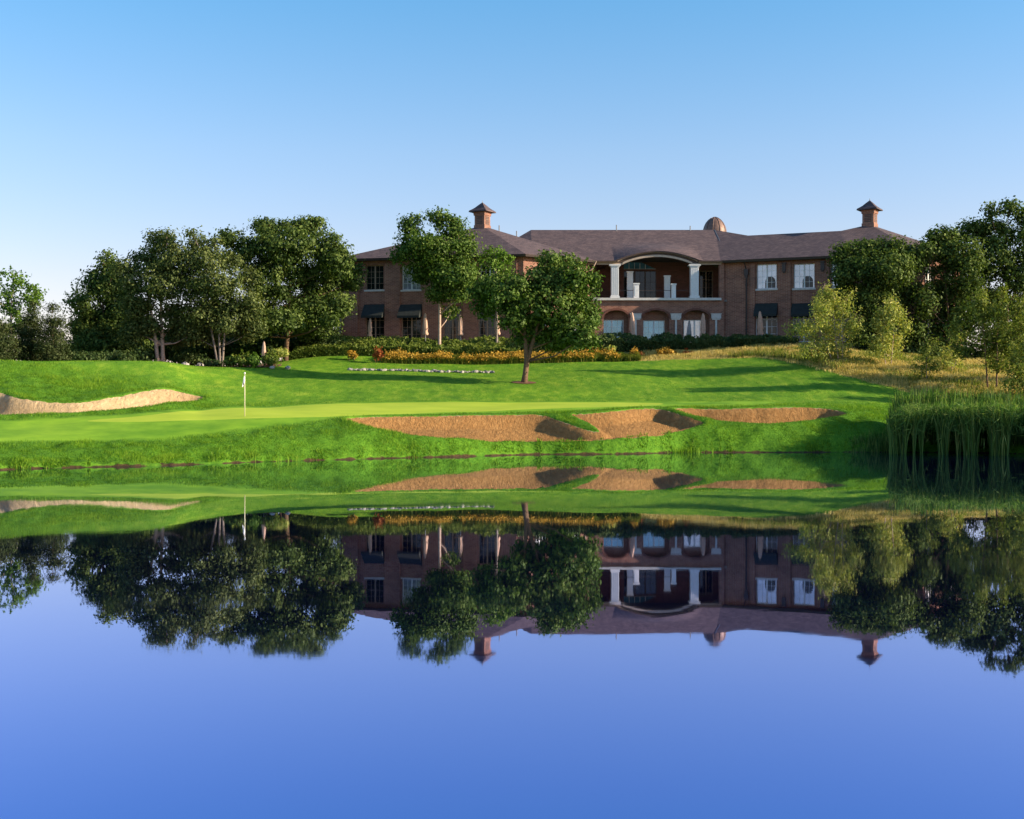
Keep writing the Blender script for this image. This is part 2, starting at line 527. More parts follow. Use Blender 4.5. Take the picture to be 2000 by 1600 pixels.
GU, GY = grids()
UU, YY = np.meshgrid(GU, GY, indexing='ij')
XX = (UU - 1000) / F * xscale(YY)
ZB = base_height(UU.ravel(), YY.ravel()).reshape(UU.shape)
sd_fair_pre = sdf(XX, YY, FAIR)
upper_pre = sstep(0, 1, (ZB - 2.1) / 1.2) * sstep(0, 5, YY - 72) * (1 - .85 * sstep(470, 380, UU) * sstep(84, 76, YY))
sd_b = np.maximum.reduce([sdf(XX, YY, P) for P, _, _ in BUNKERS])
rough_z = sstep(.1, 1.0, -sd_b) * np.clip(-sd_fair_pre / 1.0, 0, 1) * (1 - upper_pre) * (ZB > .12) * np.clip((YY - 50) / 4, 0, 1) * np.clip((120 - YY) / 10, 0, 1)
ZB = ZB + rough_z * (.20 * (hash_noise(XX + 5, YY, 1.15) - .5) + .16 * (hash_noise(XX + 9, YY, .62) - .5))
SD = []
EDGE = .22 * (hash_noise(XX + 11, YY + 5, .9) - .5)        # ragged grass edges
for P, dep, lab in BUNKERS: SD.append(sdf(XX, YY, P) + .5 * EDGE)
sd_green = sdf(XX, YY, GREEN)
sd_fair = sdf(XX, YY, FAIR) + 2 * EDGE
sd_fes = sdf(XX, YY, FESCUE) + 3 * EDGE


ZZ = ZB.copy()
SD_ALL = np.maximum.reduce(SD)
for (P, dep, lab), s in zip(BUNKERS, SD):
    dq = dep
    ZZ = ZZ - np.where(s > 0, dq * sstep(0, .95, s), 0)
    ZZ = ZZ + .10 * np.exp(-((s + .30) / .35) ** 2) * (s <= .0)     # a rolled grass lip round the sand
near_sand = np.exp(-(np.minimum(SD_ALL, 0) / 3.0) ** 2)


def ground_z(x, y):
    """bilinear lookup of the finished ground"""
    x = np.atleast_1d(np.asarray(x, float)); y = np.atleast_1d(np.asarray(y, float))
    u = x / xscale(y) * F + 1000
    i = np.clip(np.searchsorted(GU, u) - 1, 0, len(GU) - 2); j = np.clip(np.searchsorted(GY, y) - 1, 0, len(GY) - 2)
    a = np.clip((u - GU[i]) / (GU[i + 1] - GU[i]), 0, 1); b = np.clip((y - GY[j]) / (GY[j + 1] - GY[j]), 0, 1)
    g = lambda A: (A[i, j] * (1 - a) + A[i + 1, j] * a) * (1 - b) + (A[i, j + 1] * (1 - a) + A[i + 1, j + 1] * a) * b
    return g


def gz(x, y): return ground_z(x, y)(ZZ)


def clip_tris(V, A, T, f, keep_pos):
    """keep the part of the triangles where f>=0 (or <0); V positions, A extra per-vertex attributes"""
    s = f if keep_pos else -f
    ins = s[T] >= 0
    cnt = ins.sum(1)
    full = T[cnt == 3]
    part = T[(cnt == 1) | (cnt == 2)]
    newV, newA, newT, newS = [], [], [], []
    cache = {}
    base = len(V)
    def cut(a, b):
        k = (a, b) if a < b else (b, a)
        if k not in cache:
            t = s[k[0]] / (s[k[0]] - s[k[1]])
            cache[k] = base + len(newV)
            newV.append(V[k[0]] * (1 - t) + V[k[1]] * t); newA.append(A[k[0]] * (1 - t) + A[k[1]] * t)
        return cache[k]
    for a, b, c in part:
        for p, q, r in ((a, b, c), (b, c, a), (c, a, b)):
            ip, iq, ir = s[p] >= 0, s[q] >= 0, s[r] >= 0
            if ip and not iq and not ir:
                newT.append((p, cut(p, q), cut(p, r))); break
            if ip and iq and not ir:
                x, y = cut(q, r), cut(p, r)
                newT.append((p, q, x)); newT.append((p, x, y)); break
    cutidx = set(cache.values())
    V2 = np.vstack([V, np.array(newV).reshape(-1, 3)]) if newV else V
    A2 = np.vstack([A, np.array(newA).reshape(-1, A.shape[1])]) if newV else A
    s2 = np.concatenate([s, np.zeros(len(newV))])
    T2 = np.vstack([full, np.array(newT, dtype=int).reshape(-1, 3)]) if newT else full
    return V2, A2, T2, np.arange(base, base + len(newV))


def compact(V, A, T):
    used = np.unique(T); mp = -np.ones(len(V), int); mp[used] = np.arange(len(used))
    return V[used], A[used], mp[T], mp


def sheet(name, V, A, T, mat, attr_names):
    V, A, T, _ = compact(V, A, T)
    o = mesh_np(name, V, T, mat, smooth=True)
    for k, n in enumerate(attr_names):
        a = o.data.attributes.new(n, 'FLOAT', 'POINT'); a.data.foreach_set('value', A[:, k].astype(np.float32))
    return o


# ground materials --------------------------------------------------
def lawn_mat():
    m, nt, out = new_mat('mown_grass')
    b = nt.nodes.new('ShaderNodeBsdfPrincipled'); b.inputs['Roughness'].default_value = .9
    b.inputs['Specular IOR Level'].default_value = .15
    co = objcoord(nt)
    nf = noise(nt, 5.0, 8, .75, co); nm = noise(nt, .35, 5, .6, co); ns = noise(nt, 1.3, 6, .7, objcoord(nt, (1, .35, 1)))
    rough = ramp(nt, [(.3, (.045, .14, .009)), (.5, (.085, .215, .013)), (.7, (.15, .30, .020))])
    fair = ramp(nt, [(.3, (.12, .28, .012)), (.7, (.21, .38, .022))])
    nt.links.new(nf.outputs['Fac'], rough.inputs[0]); nt.links.new(nm.outputs['Fac'], fair.inputs[0])
    af = nt.nodes.new('ShaderNodeAttribute'); af.attribute_name = 'fair'
    mr = nt.nodes.new('ShaderNodeMapRange'); mr.inputs[1].default_value = -.35; mr.inputs[2].default_value = .35
    nt.links.new(af.outputs['Fac'], mr.inputs[0])
    # the upper lawn is paler than the rough of the bank
    au = nt.nodes.new('ShaderNodeAttribute'); au.attribute_name = 'upper'
    lawn = ramp(nt, [(.3, (.06, .175, .010)), (.5, (.125, .27, .014)), (.72, (.27, .38, .035))])
    nt.links.new(ns.outputs['Fac'], lawn.inputs[0])
    c0 = mixrgb(nt, au.outputs['Fac'], rough.outputs[0], lawn.outputs[0])
    c1 = mixrgb(nt, mr.outputs[0], c0, fair.outputs[0])
    # broad patches
    pt_ = ramp(nt, [(.3, (.78, .82, .8)), (.7, (1.25, 1.15, 1.0))])
    nt.links.new(nm.outputs['Fac'], pt_.inputs[0])
    c2 = mixrgb(nt, 1.0, c1, pt_.outputs[0], 'MULTIPLY')
    # bare reddish soil along the waterline
    ge = nt.nodes.new('ShaderNodeNewGeometry'); sp = nt.nodes.new('ShaderNodeSeparateXYZ')
    nt.links.new(ge.outputs['Position'], sp.inputs[0])
    ad = nt.nodes.new('ShaderNodeMath'); ad.operation = 'MULTIPLY_ADD'
    nz = noise(nt, .8, 4, .6, co)
    nzs = nt.nodes.new('ShaderNodeMath'); nzs.operation = 'SUBTRACT'; nzs.inputs[1].default_value = .38; nt.links.new(nz.outputs['Fac'], nzs.inputs[0]); nt.links.new(nzs.outputs[0], ad.inputs[0]); ad.inputs[1].default_value = -.55; nt.links.new(sp.outputs[2], ad.inputs[2])
    ms = nt.nodes.new('ShaderNodeMapRange'); ms.inputs[1].default_value = .02; ms.inputs[2].default_value = -.03
    nt.links.new(ad.outputs[0], ms.inputs[0])
    soil = ramp(nt, [(.35, (.03, .022, .011)), (.65, (.10, .058, .024))])
    nt.links.new(nf.outputs['Fac'], soil.inputs[0])
    c3 = mixrgb(nt, ms.outputs[0], c2, soil.outputs[0])
    nt.links.new(c3, b.inputs['Base Color'])
    nb = noise(nt, 4.5, 8, .85, objcoord(nt, (1, .6, 1)))
    bp = nt.nodes.new('ShaderNodeBump'); bp.inputs['Distance'].default_value = .09
    inv = nt.nodes.new('ShaderNodeMapRange'); inv.inputs[3].default_value = .7; inv.inputs[4].default_value = .12
    nt.links.new(mr.outputs[0], inv.inputs[0]); nt.links.new(inv.outputs[0], bp.inputs['Strength'])
    nt.links.new(nb.outputs['Fac'], bp.inputs['Height']); nt.links.new(bp.outputs[0], b.inputs['Normal'])
    nt.links.new(b.outputs[0], out.inputs[0])
    return m


def green_mat():
    m, nt, out = new_mat('putting_green_turf')
    b = nt.nodes.new('ShaderNodeBsdfPrincipled'); b.inputs['Roughness'].default_value = .85
    b.inputs['Specular IOR Level'].default_value = .2
    n = noise(nt, .5, 6, .65, objcoord(nt, (.6, 1, 1)))
    r = ramp(nt, [(.3, (.32, .43, .028)), (.55, (.40, .50, .034)), (.75, (.47, .54, .055))])
    nt.links.new(n.outputs['Fac'], r.inputs[0]); nt.links.new(r.outputs[0], b.inputs['Base Color'])
    nt.links.new(b.outputs[0], out.inputs[0])
    return m


def sand_mat():
    m, nt, out = new_mat('bunker_sand')
    b = nt.nodes.new('ShaderNodeBsdfPrincipled'); b.inputs['Roughness'].default_value = .95
    b.inputs['Specular IOR Level'].default_value = .1
    co = objcoord(nt)
    n1 = noise(nt, 3.5, 7, .75, co); n2 = noise(nt, .5, 3, .5, co)
    r = ramp(nt, [(.3, (.25, .125, .042)), (.55, (.37, .195, .07)), (.75, (.48, .28, .11))])
    nt.links.new(n1.outputs['Fac'], r.inputs[0])
    # the left bunker holds paler sand
    sp = nt.nodes.new('ShaderNodeSeparateXYZ'); nt.links.new(co, sp.inputs[0])
    mr = nt.nodes.new('ShaderNodeMapRange'); mr.inputs[1].default_value = -16; mr.inputs[2].default_value = -23
    nt.links.new(sp.outputs[0], mr.inputs[0])
    r2 = ramp(nt, [(.3, (.47, .32, .165)), (.7, (.64, .47, .27))])
    nt.links.new(n1.outputs['Fac'], r2.inputs[0])
    c = mixrgb(nt, mr.outputs[0], r.outputs[0], r2.outputs[0])
    nt.links.new(c, b.inputs['Base Color'])
    rk = noise(nt, 3.2, 5, .75, objcoord(nt, (1.5, .55, 1), (0, 0, .5)), .5)
    bp = nt.nodes.new('ShaderNodeBump'); bp.inputs['Strength'].default_value = 1.0; bp.inputs['Distance'].default_value = .30
    nt.links.new(rk.outputs['Fac'], bp.inputs['Height']); nt.links.new(bp.outputs[0], b.inputs['Normal'])
    nt.links.new(b.outputs[0], out.inputs[0])
    return m


def fescue_ground_mat():
    m, nt, out = new_mat('dry_meadow_ground')
    b = nt.nodes.new('ShaderNodeBsdfPrincipled'); b.inputs['Roughness'].default_value = .95
    n = noise(nt, 1.1, 6, .7, objcoord(nt))
    r = ramp(nt, [(.3, (.12, .11, .02)), (.5, (.28, .19, .04)), (.7, (.36, .26, .07))])
    nt.links.new(n.outputs['Fac'], r.inputs[0]); nt.links.new(r.outputs[0], b.inputs['Base Color'])
    nt.links.new(b.outputs[0], out.inputs[0])
    return m


M['lawn'] = lawn_mat(); M['green'] = green_mat(); M['sand'] = sand_mat(); M['fes_ground'] = fescue_ground_mat()

# one grid, split along the outlines into lawn, green, sand and meadow
nU, nY = UU.shape
gi = np.arange(nU * nY).reshape(nU, nY)
q = np.stack([gi[:-1, :-1], gi[1:, :-1], gi[1:, 1:], gi[:-1, 1:]], -1).reshape(-1, 4)
Tg = np.vstack([q[:, [0, 1, 2]], q[:, [0, 2, 3]]])
Vg = np.stack([XX.ravel(), YY.ravel(), ZZ.ravel()], 1)
upper = sstep(0, 1, (ZB - 2.1) / 1.2) * sstep(0, 5, YY - 72) * (1 - .85 * sstep(470, 380, UU) * sstep(84, 76, YY))
Ag = np.stack([sd_fair.ravel(), upper.ravel(), SD_ALL.ravel(), sd_green.ravel(), sd_fes.ravel()], 1)
AN = ['fair', 'upper']

Vl, Al, Tl, _ = clip_tris(Vg, Ag, Tg, Ag[:, 2], False)      # outside the sand
Vl, Al, Tl, _ = clip_tris(Vl, Al, Tl, Al[:, 3], False)      # outside the green
Vl, Al, Tl, _ = clip_tris(Vl, Al, Tl, Al[:, 4], False)      # outside the meadow
lawn = sheet('lawn', Vl, Al, Tl, M['lawn'], AN); tag(lawn, 'mown grass bank, mound and lawn round the pond', kind='structure')
Vs, As, Ts, _ = clip_tris(Vg, Ag, Tg, Ag[:, 3], True)
tag(sheet('putting_green', Vs, As, Ts, M['green'], AN), 'smooth pale green putting surface with the flag', kind='structure')
Vs, As, Ts, _ = clip_tris(Vg, Ag, Tg, Ag[:, 4], True)
tag(sheet('meadow', Vs, As, Ts, M['fes_ground'], AN), 'ground under the dry golden grass on the right', kind='structure')
for (P, dep, lab), s in zip(BUNKERS, SD):
    Vs, As, Ts, ci = clip_tris(Vg, Ag, Tg, s.ravel(), True)
    Vs = Vs.copy()
    # fine rake marks and footprints in the sand itself
    Vs[:, 2] += .05 * (hash_noise(Vs[:, 0], Vs[:, 1], .35) - .5)
    tag(sheet('sand_bunker', Vs, As, Ts, M['sand'], AN), lab, kind='structure')

# ------------------------------------------------------------------ water
def water_mat():
    m, nt, out = new_mat('still_pond_water')
    g = nt.nodes.new('ShaderNodeBsdfGlossy'); g.inputs['Roughness'].default_value = .012
    d = nt.nodes.new('ShaderNodeBsdfDiffuse'); d.inputs['Color'].default_value = (.003, .005, .03, 1)
    fr = nt.nodes.new('ShaderNodeFresnel'); fr.inputs['IOR'].default_value = 1.55
    mr = nt.nodes.new('ShaderNodeMapRange'); mr.inputs[1].default_value = 0.12; mr.inputs[2].default_value = .75
    mr.inputs[3].default_value = .72; mr.inputs[4].default_value = .90
    nt.links.new(fr.outputs[0], mr.inputs[0])
    mt = nt.nodes.new('ShaderNodeMapRange'); mt.inputs[1].default_value = .22; mt.inputs[2].default_value = .80
    nt.links.new(fr.outputs[0], mt.inputs[0])
    tint = mixrgb(nt, mt.outputs[0], (.57, .56, .97), (.84, .92, 1.0))
    nt.links.new(tint, g.inputs['Color'])
    mx = nt.nodes.new('ShaderNodeMixShader'); nt.links.new(mr.outputs[0], mx.inputs[0])
    nt.links.new(d.outputs[0], mx.inputs[1]); nt.links.new(g.outputs[0], mx.inputs[2])
    n = noise(nt, .55, 3, .5, objcoord(nt, (1, .35, 1)))
    n2 = noise(nt, 2.2, 2, .5, objcoord(nt, (.6, 1, 1)))
    bp = nt.nodes.new('ShaderNodeBump'); bp.inputs['Strength'].default_value = .06; bp.inputs['Distance'].default_value = .03
    nt.links.new(n.outputs['Fac'], bp.inputs['Height'])
    bp2 = nt.nodes.new('ShaderNodeBump'); bp2.inputs['Strength'].default_value = .02; bp2.inputs['Distance'].default_value = .01
    nt.links.new(n2.outputs['Fac'], bp2.inputs['Height']); nt.links.new(bp.outputs[0], bp2.inputs['Normal'])
    nt.links.new(bp2.outputs[0], g.inputs['Normal'])
    n3 = noise(nt, .06, 3, .6, objcoord(nt, (.5, 2.2, 1)))
    rg = nt.nodes.new('ShaderNodeMapRange'); rg.inputs[1].default_value = .42; rg.inputs[2].default_value = .72
    rg.inputs[3].default_value = .008; rg.inputs[4].default_value = .045
    nt.links.new(n3.outputs['Fac'], rg.inputs[0]); nt.links.new(rg.outputs[0], g.inputs['Roughness'])
    nt.links.new(mx.outputs[0], out.inputs[0])
    return m


M['water'] = water_mat()
M['drift'] = plain('floating_leaf', (.45, .42, .36), .6, .2, 8)
W = mesh_np('pond_water', [(-700, -6, 0), (700, -6, 0), (700, 95, 0), (-700, 95, 0)], np.array([[0, 1, 2, 3]]), M['water'])
tag(W, 'still blue pond mirroring the bank, trees and clubhouse', kind='structure')


# ------------------------------------------------------------------ grass, meadow and reed blades
def blades(name, X, Y, h, w, lean, var, mat, label, kind='stuff', cat=None, seg=1, zoff=-.02, Z=None, droop=0.0):
    n = len(X)
    Z = gz(X, Y) if Z is None else Z
    a = rng.uniform(0, 2 * np.pi, n)
    ca, sa = np.cos(a), np.sin(a)
    la = rng.uniform(0, 2 * np.pi, n); L = lean * h * rng.uniform(.2, 1, n)
    base = np.stack([X, Y, Z + zoff], 1)
    side = np.stack([ca * w, sa * w, np.zeros(n)], 1) * .5
    tip = base + np.stack([np.cos(la) * L, np.sin(la) * L, h], 1)
    if seg == 1:
        V = np.stack([base - side, base + side, tip], 1).reshape(-1, 3)
        Fc = np.arange(3 * n).reshape(n, 3); vv = var
    else:
        mid = base + np.stack([np.cos(la) * L * .15, np.sin(la) * L * .15, h * .55], 1)
        up = base + np.stack([np.cos(la) * L * .45, np.sin(la) * L * .45, h * .88], 1)
        if droop:
            dr = (rng.uniform(0, 1, n) < .6) * droop * rng.uniform(.3, 1, n) * h
            da = la + rng.normal(0, .8, n)
            tip = up + np.stack([np.cos(da) * dr, np.sin(da) * dr, np.where(dr > 0, rng.uniform(-.9, .6, n) * dr, .12 * h)], 1)
        V = np.stack([base - side, base + side, mid - side * .9, mid + side * .9, up - side * .6, up + side * .6, tip - side * .1, tip + side * .1], 1).reshape(-1, 3)
        o = (np.arange(n) * 8)[:, None]
        Fc = np.concatenate([o + np.array([[0, 1, 3, 2]]), o + np.array([[2, 3, 5, 4]]), o + np.array([[4, 5, 7, 6]])], 0)
        vv = np.concatenate([var] * 3)
    o = mesh_np(name, V, Fc, mat, var=vv)
    return tag(o, label, cat, kind=kind)


def leaf_quads(C, size, normal, aspect=.62, up=None):
    n = len(C)
    N = normal / (np.linalg.norm(normal, axis=1, keepdims=True) + 1e-9)
    r = rng.normal(size=(n, 3)); t = np.cross(N, r); t /= (np.linalg.norm(t, axis=1, keepdims=True) + 1e-9)
    b = np.cross(N, t)
    L = size[:, None] * .5; Wd = L * aspect
    fold = N * (L * .18)
    V = np.stack([C - t * L, C - b * Wd + fold, C + t * L, C + b * Wd + fold], 1).reshape(-1, 3)
    Fc = np.arange(4 * n).reshape(n, 4)
    return V, Fc


def scatter(n, u0, u1, y0, y1):
    Y = np.sqrt(rng.uniform(y0**2, y1**2, n)); u = rng.uniform(u0, u1, n)
    return (u - 1000) / F * Y, Y, u


def look(x, y, A): return ground_z(x, y)(A)


# thick rough on the bank and on the left mound
X, Y, u = scatter(900000, -60, 2060, 52, 88)
z = look(X, Y, ZB); sdn = look(X, Y, SD_ALL); fa = look(X, Y, sd_fair); gr = look(X, Y, sd_green); fe = look(X, Y, sd_fes)
up = look(X, Y, upper)
ok = (z > .10) & (sdn < -.05) & (fa < rng.uniform(-1.0, .1, len(X))) & (gr < -.1) & (fe < 0) & (up < rng.uniform(.1, .9, len(X)))
X, Y, z = X[ok][:330000], Y[ok][:330000], z[ok][:330000]
clump = hash_noise(X, Y, 1.1) * .6 + hash_noise(X + 7, Y, .45) * .4
h = (.05 + .24 * clump**1.8) * rng.uniform(.6, 1.25, len(X))
blades('rough_grass', X, Y, h, rng.uniform(.015, .035, len(X)), .8, np.clip(clump + rng.normal(0, .22, len(X)), 0, 1), M['grass_blade'],
       'thick tufted rough grass on the bank and the mound')
# lawn beyond
X, Y, u = scatter(420000, -60, 2060, 66, 110)
sdn = look(X, Y, SD_ALL); gr = look(X, Y, sd_green); fa = look(X, Y, sd_fair); fe = look(X, Y, sd_fes); up = look(X, Y, upper)
ok = (sdn < -.1) & (gr < -.1) & (fa < 0) & (fe < .3) & (up > rng.uniform(.1, .9, len(X)))
X, Y = X[ok], Y[ok]
cl = hash_noise(X, Y * .4, 1.2)
blades('lawn_grass', X, Y, rng.uniform(.03, .075, len(X)), rng.uniform(.02, .04, len(X)), .7,
       np.clip(cl + rng.normal(0, .22, len(X)), 0, 1), M['lawn_blade'], 'short grass of the lawn between the green and the flower beds')
# long weeds hanging over the waterline
us = rng.uniform(-60, 1740, 11000)
us = us[hash_noise(us, us * 0 + 2, 22.0) * .6 + hash_noise(us, us * 0 + 8, 7.0) * .4 > .5]
Ys = profile_at(us)[:, 0, 0] + rng.uniform(.0, .9, len(us)) ** 1.5 + .05
Xs = (us - 1000) / F * Ys
blades('waterside_grass', Xs, Ys, rng.uniform(.06, .22, len(us)) * (.4 + hash_noise(us, us * 0 + 8, 9.0)), rng.uniform(.02, .04, len(us)), 1.0,
       rng.uniform(.0, 1, len(us)), M['grass_blade'], 'longer grass and weeds overhanging the pond edge', seg=2)
# sedge clump in the shallows
us = np.concatenate([rng.normal(1340, 22, 200), rng.normal(545, 24, 60)])
Ys = profile_at(us)[:, 0, 0] - rng.uniform(-.1, .5, len(us))
blades('sedge', (us - 1000) / F * Ys, Ys, rng.uniform(.15, .48, len(us)), rng.uniform(.02, .035, len(us)), .4, rng.uniform(.3, 1, len(us)),
       M['lawn_blade'], 'thin sedge stems rising from the shallow water at the bank', seg=2, Z=np.full(len(us), -.05))
# dry golden meadow
X, Y, u = scatter(330000, 1180, 2080, 78, 116)
fe = look(X, Y, sd_fes)
ok = fe > rng.uniform(-.5, .4, len(X))
X, Y = X[ok], Y[ok]
cl = hash_noise(X, Y, 2.2) * .55 + hash_noise(X, Y, .7) * .45
h = (.18 + .55 * cl) * rng.uniform(.6, 1.2, len(X)) * sstep(-.6, 1.6, look(X, Y, sd_fes)).clip(.35, 1) * (1 - .5 * sstep(19.5, 17, X))
blades('fescue_grass', X, Y, h, rng.uniform(.02, .045, len(X)), .55, np.clip(.25 + .6 * cl + rng.normal(0, .22, len(X)), 0, 1), M['fescue'],
       'dry golden meadow grass on the slope beside the saplings', seg=2)
X, Y, u = scatter(60000, 1420, 2080, 79, 112)
ok = (look(X, Y, sd_fes) > .3) & (hash_noise(X + 30, Y, 2.6) > .44)
X, Y = X[ok], Y[ok]
blades('meadow_weeds', X, Y, rng.uniform(.2, .7, len(X)), rng.uniform(.04, .07, len(X)), .7, rng.uniform(0, 1, len(X)), M['leaf_olive'],
       'green weeds growing among the dry golden grass', seg=2)

# cattails: each clump of reed stems fans out of the water
n = 10500
u = rng.uniform(1738, 2120, n)
Yc = profile_at(u)[:, 0, 0]
front = rng.uniform(0, 1, n) ** 1.2
Y = Yc - 3.6 + 6.2 * front + .6 * hash_noise(u, u * 0, 24.0)
clu = hash_noise(u, u * 0 + 4, 19.0) * .65 + hash_noise(u, u * 0 + 7, 8.0) * .35
keep = (clu > .45) | (front > .64)
keep &= ~((u < 1765) & (front > .75) & (rng.uniform(0, 1, n) < .5))
u, Y, front, clu = u[keep], Y[keep], front[keep], clu[keep]
X = (u - 1000) / F * Y
zz = np.maximum(gz(X, Y), 0) - .05
edge = sstep(1730, 1775, u)
h = rng.uniform(1.9, 3.05, len(u)) * (.72 + .28 * edge)
h = np.where(rng.uniform(0, 1, len(u)) < .2, h * rng.uniform(.3, .7, len(u)), h)
h = np.minimum(h * 1.1, 3.5 - zz * .55)
blades('cattail_reeds', X, Y, h, rng.uniform(.035, .07, len(u)), .42, np.clip(rng.beta(1.1, 2.2, len(u)) * 1.15, 0, 1), M['reed'],
       'tall green cattail reeds standing in the pond on the right', cat='reeds', seg=2, Z=zz, droop=.22)
n = 7000
u = rng.uniform(1742, 2120, n); clu = hash_noise(u, u * 0 + 4, 19.0) * .65 + hash_noise(u, u * 0 + 7, 8.0) * .35
kp = (clu > .3) | (rng.uniform(0, 1, n) < .4); u = u[kp]
Y = profile_at(u)[:, 0, 0] - 3.7 + 6.0 * rng.uniform(0, 1, len(u))
C_ = np.stack([(u - 1000) / F * Y, Y, .35 + 2.55 * rng.beta(3.2, 1.3, len(u)) * (.75 + .25 * sstep(1735, 1775, u))], 1)
N_ = rng.normal(size=(len(u), 3)) * np.array([1, 1, .5])
V_, F_ = leaf_quads(C_, rng.uniform(.35, 1.0, len(u)), N_, .055)
tag(mesh_np('cattail_leaves', V_, F_, M['reed'], var=np.clip(rng.beta(1.5, 1.8, len(u)), 0, 1)), 'bent and broken leaves crossing the tall cattails', kind='stuff')
uu_ = rng.uniform(1640, 1745, 900); Yq = profile_at(uu_)[:, 0, 0] + rng.uniform(-.4, 1.2, 900)
blades('young_reeds', (uu_ - 1000) / F * Yq, Yq, rng.uniform(.3, 1.2, 900) * sstep(1630, 1740, uu_), rng.uniform(.02, .04, 900), .4,
       rng.uniform(0, 1, 900), M['reed'], 'short sparse reeds at the shaded waterline left of the cattails', seg=2,
       Z=np.maximum(gz((uu_ - 1000) / F * Yq, Yq), 0) - .05)


# ------------------------------------------------------------------ leaves, trees, shrubs
CLF, CLR = .55, 1.12


def crown_points(lobes, per_m2, rc, leaf, flat=.65, shell=.55):
    """lobes: rows cx,cy,cz,rx,ry,rz -> leaf centres, normals, variation"""
    Cs, Ns, Vs, tips = [], [], [], []
    for (cx, cy, cz, rx, ry, rz) in lobes:
        area = 4 * math.pi * ((rx * ry) ** 1.6 / 3 + (rx * rz) ** 1.6 / 3 + (ry * rz) ** 1.6 / 3) ** (1 / 1.6)
        ncl = max(5, int(area * per_m2 * CLF)); rc_ = rc * CLR; leaf_ = leaf / CLF
        d = rng.normal(size=(ncl, 3)); d /= np.linalg.norm(d, axis=1, keepdims=True)
        rad = (shell + (1 - shell) * rng.uniform(0, 1, ncl) ** .6) * (1 + .09 * rng.normal(size=ncl).clip(-2, 1.5))
        rad = rad * (1 - .22 * (hash_noise(d[:, 0] * 3 + cx, d[:, 2] * 3 + cz + d[:, 1], .9) > .62))
        P = np.array([cx, cy, cz]) + d * np.array([rx, ry, rz]) * rad[:, None]
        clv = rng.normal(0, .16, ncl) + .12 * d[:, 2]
        nl = rng.poisson(leaf_ * rng.uniform(.5, 1.5, ncl))  + 3
        idx = np.repeat(np.arange(ncl), nl)
        g = rng.normal(size=(len(idx), 3)).clip(-1.7, 1.7) * np.array([1, 1, flat]) * (rc_ * rng.uniform(.6, 1.2, ncl))[idx][:, None]
        C = P[idx] + g
        gn = g / (np.linalg.norm(g, axis=1, keepdims=True) + 1e-6)
        Nn = .75 * gn + .35 * d[idx] + .30 * np.array([0, 0, 1]) + .42 * rng.normal(size=(len(idx), 3))
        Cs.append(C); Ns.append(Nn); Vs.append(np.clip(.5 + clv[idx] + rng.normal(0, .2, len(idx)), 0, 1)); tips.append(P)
    return np.vstack(Cs), np.vstack(Ns), np.concatenate(Vs), tips


def px_lobes(rows, Y, spread=.5, squash=.85):
    us = np.array([r[0] for r in rows]); half = max(1.2, (us.max() - us.min()) / 2 * Y / F)
    out = []
    for k, r in enumerate(rows):
        dy = r[4] if len(r) > 4 else rng.uniform(-1, 1) * spread * half
        Yl = Y + dy
        # a lobe nearer or farther is placed at its own distance on its own height
        x, _, z = pt(r[0], r[1], Y)
        rx = r[2] / F * Y; rz = r[3] / F * Y
        out.append((x, Yl, z, rx * .93, max(rx, rz) * squash, rz * .93))
    return out


DENS = 1.95


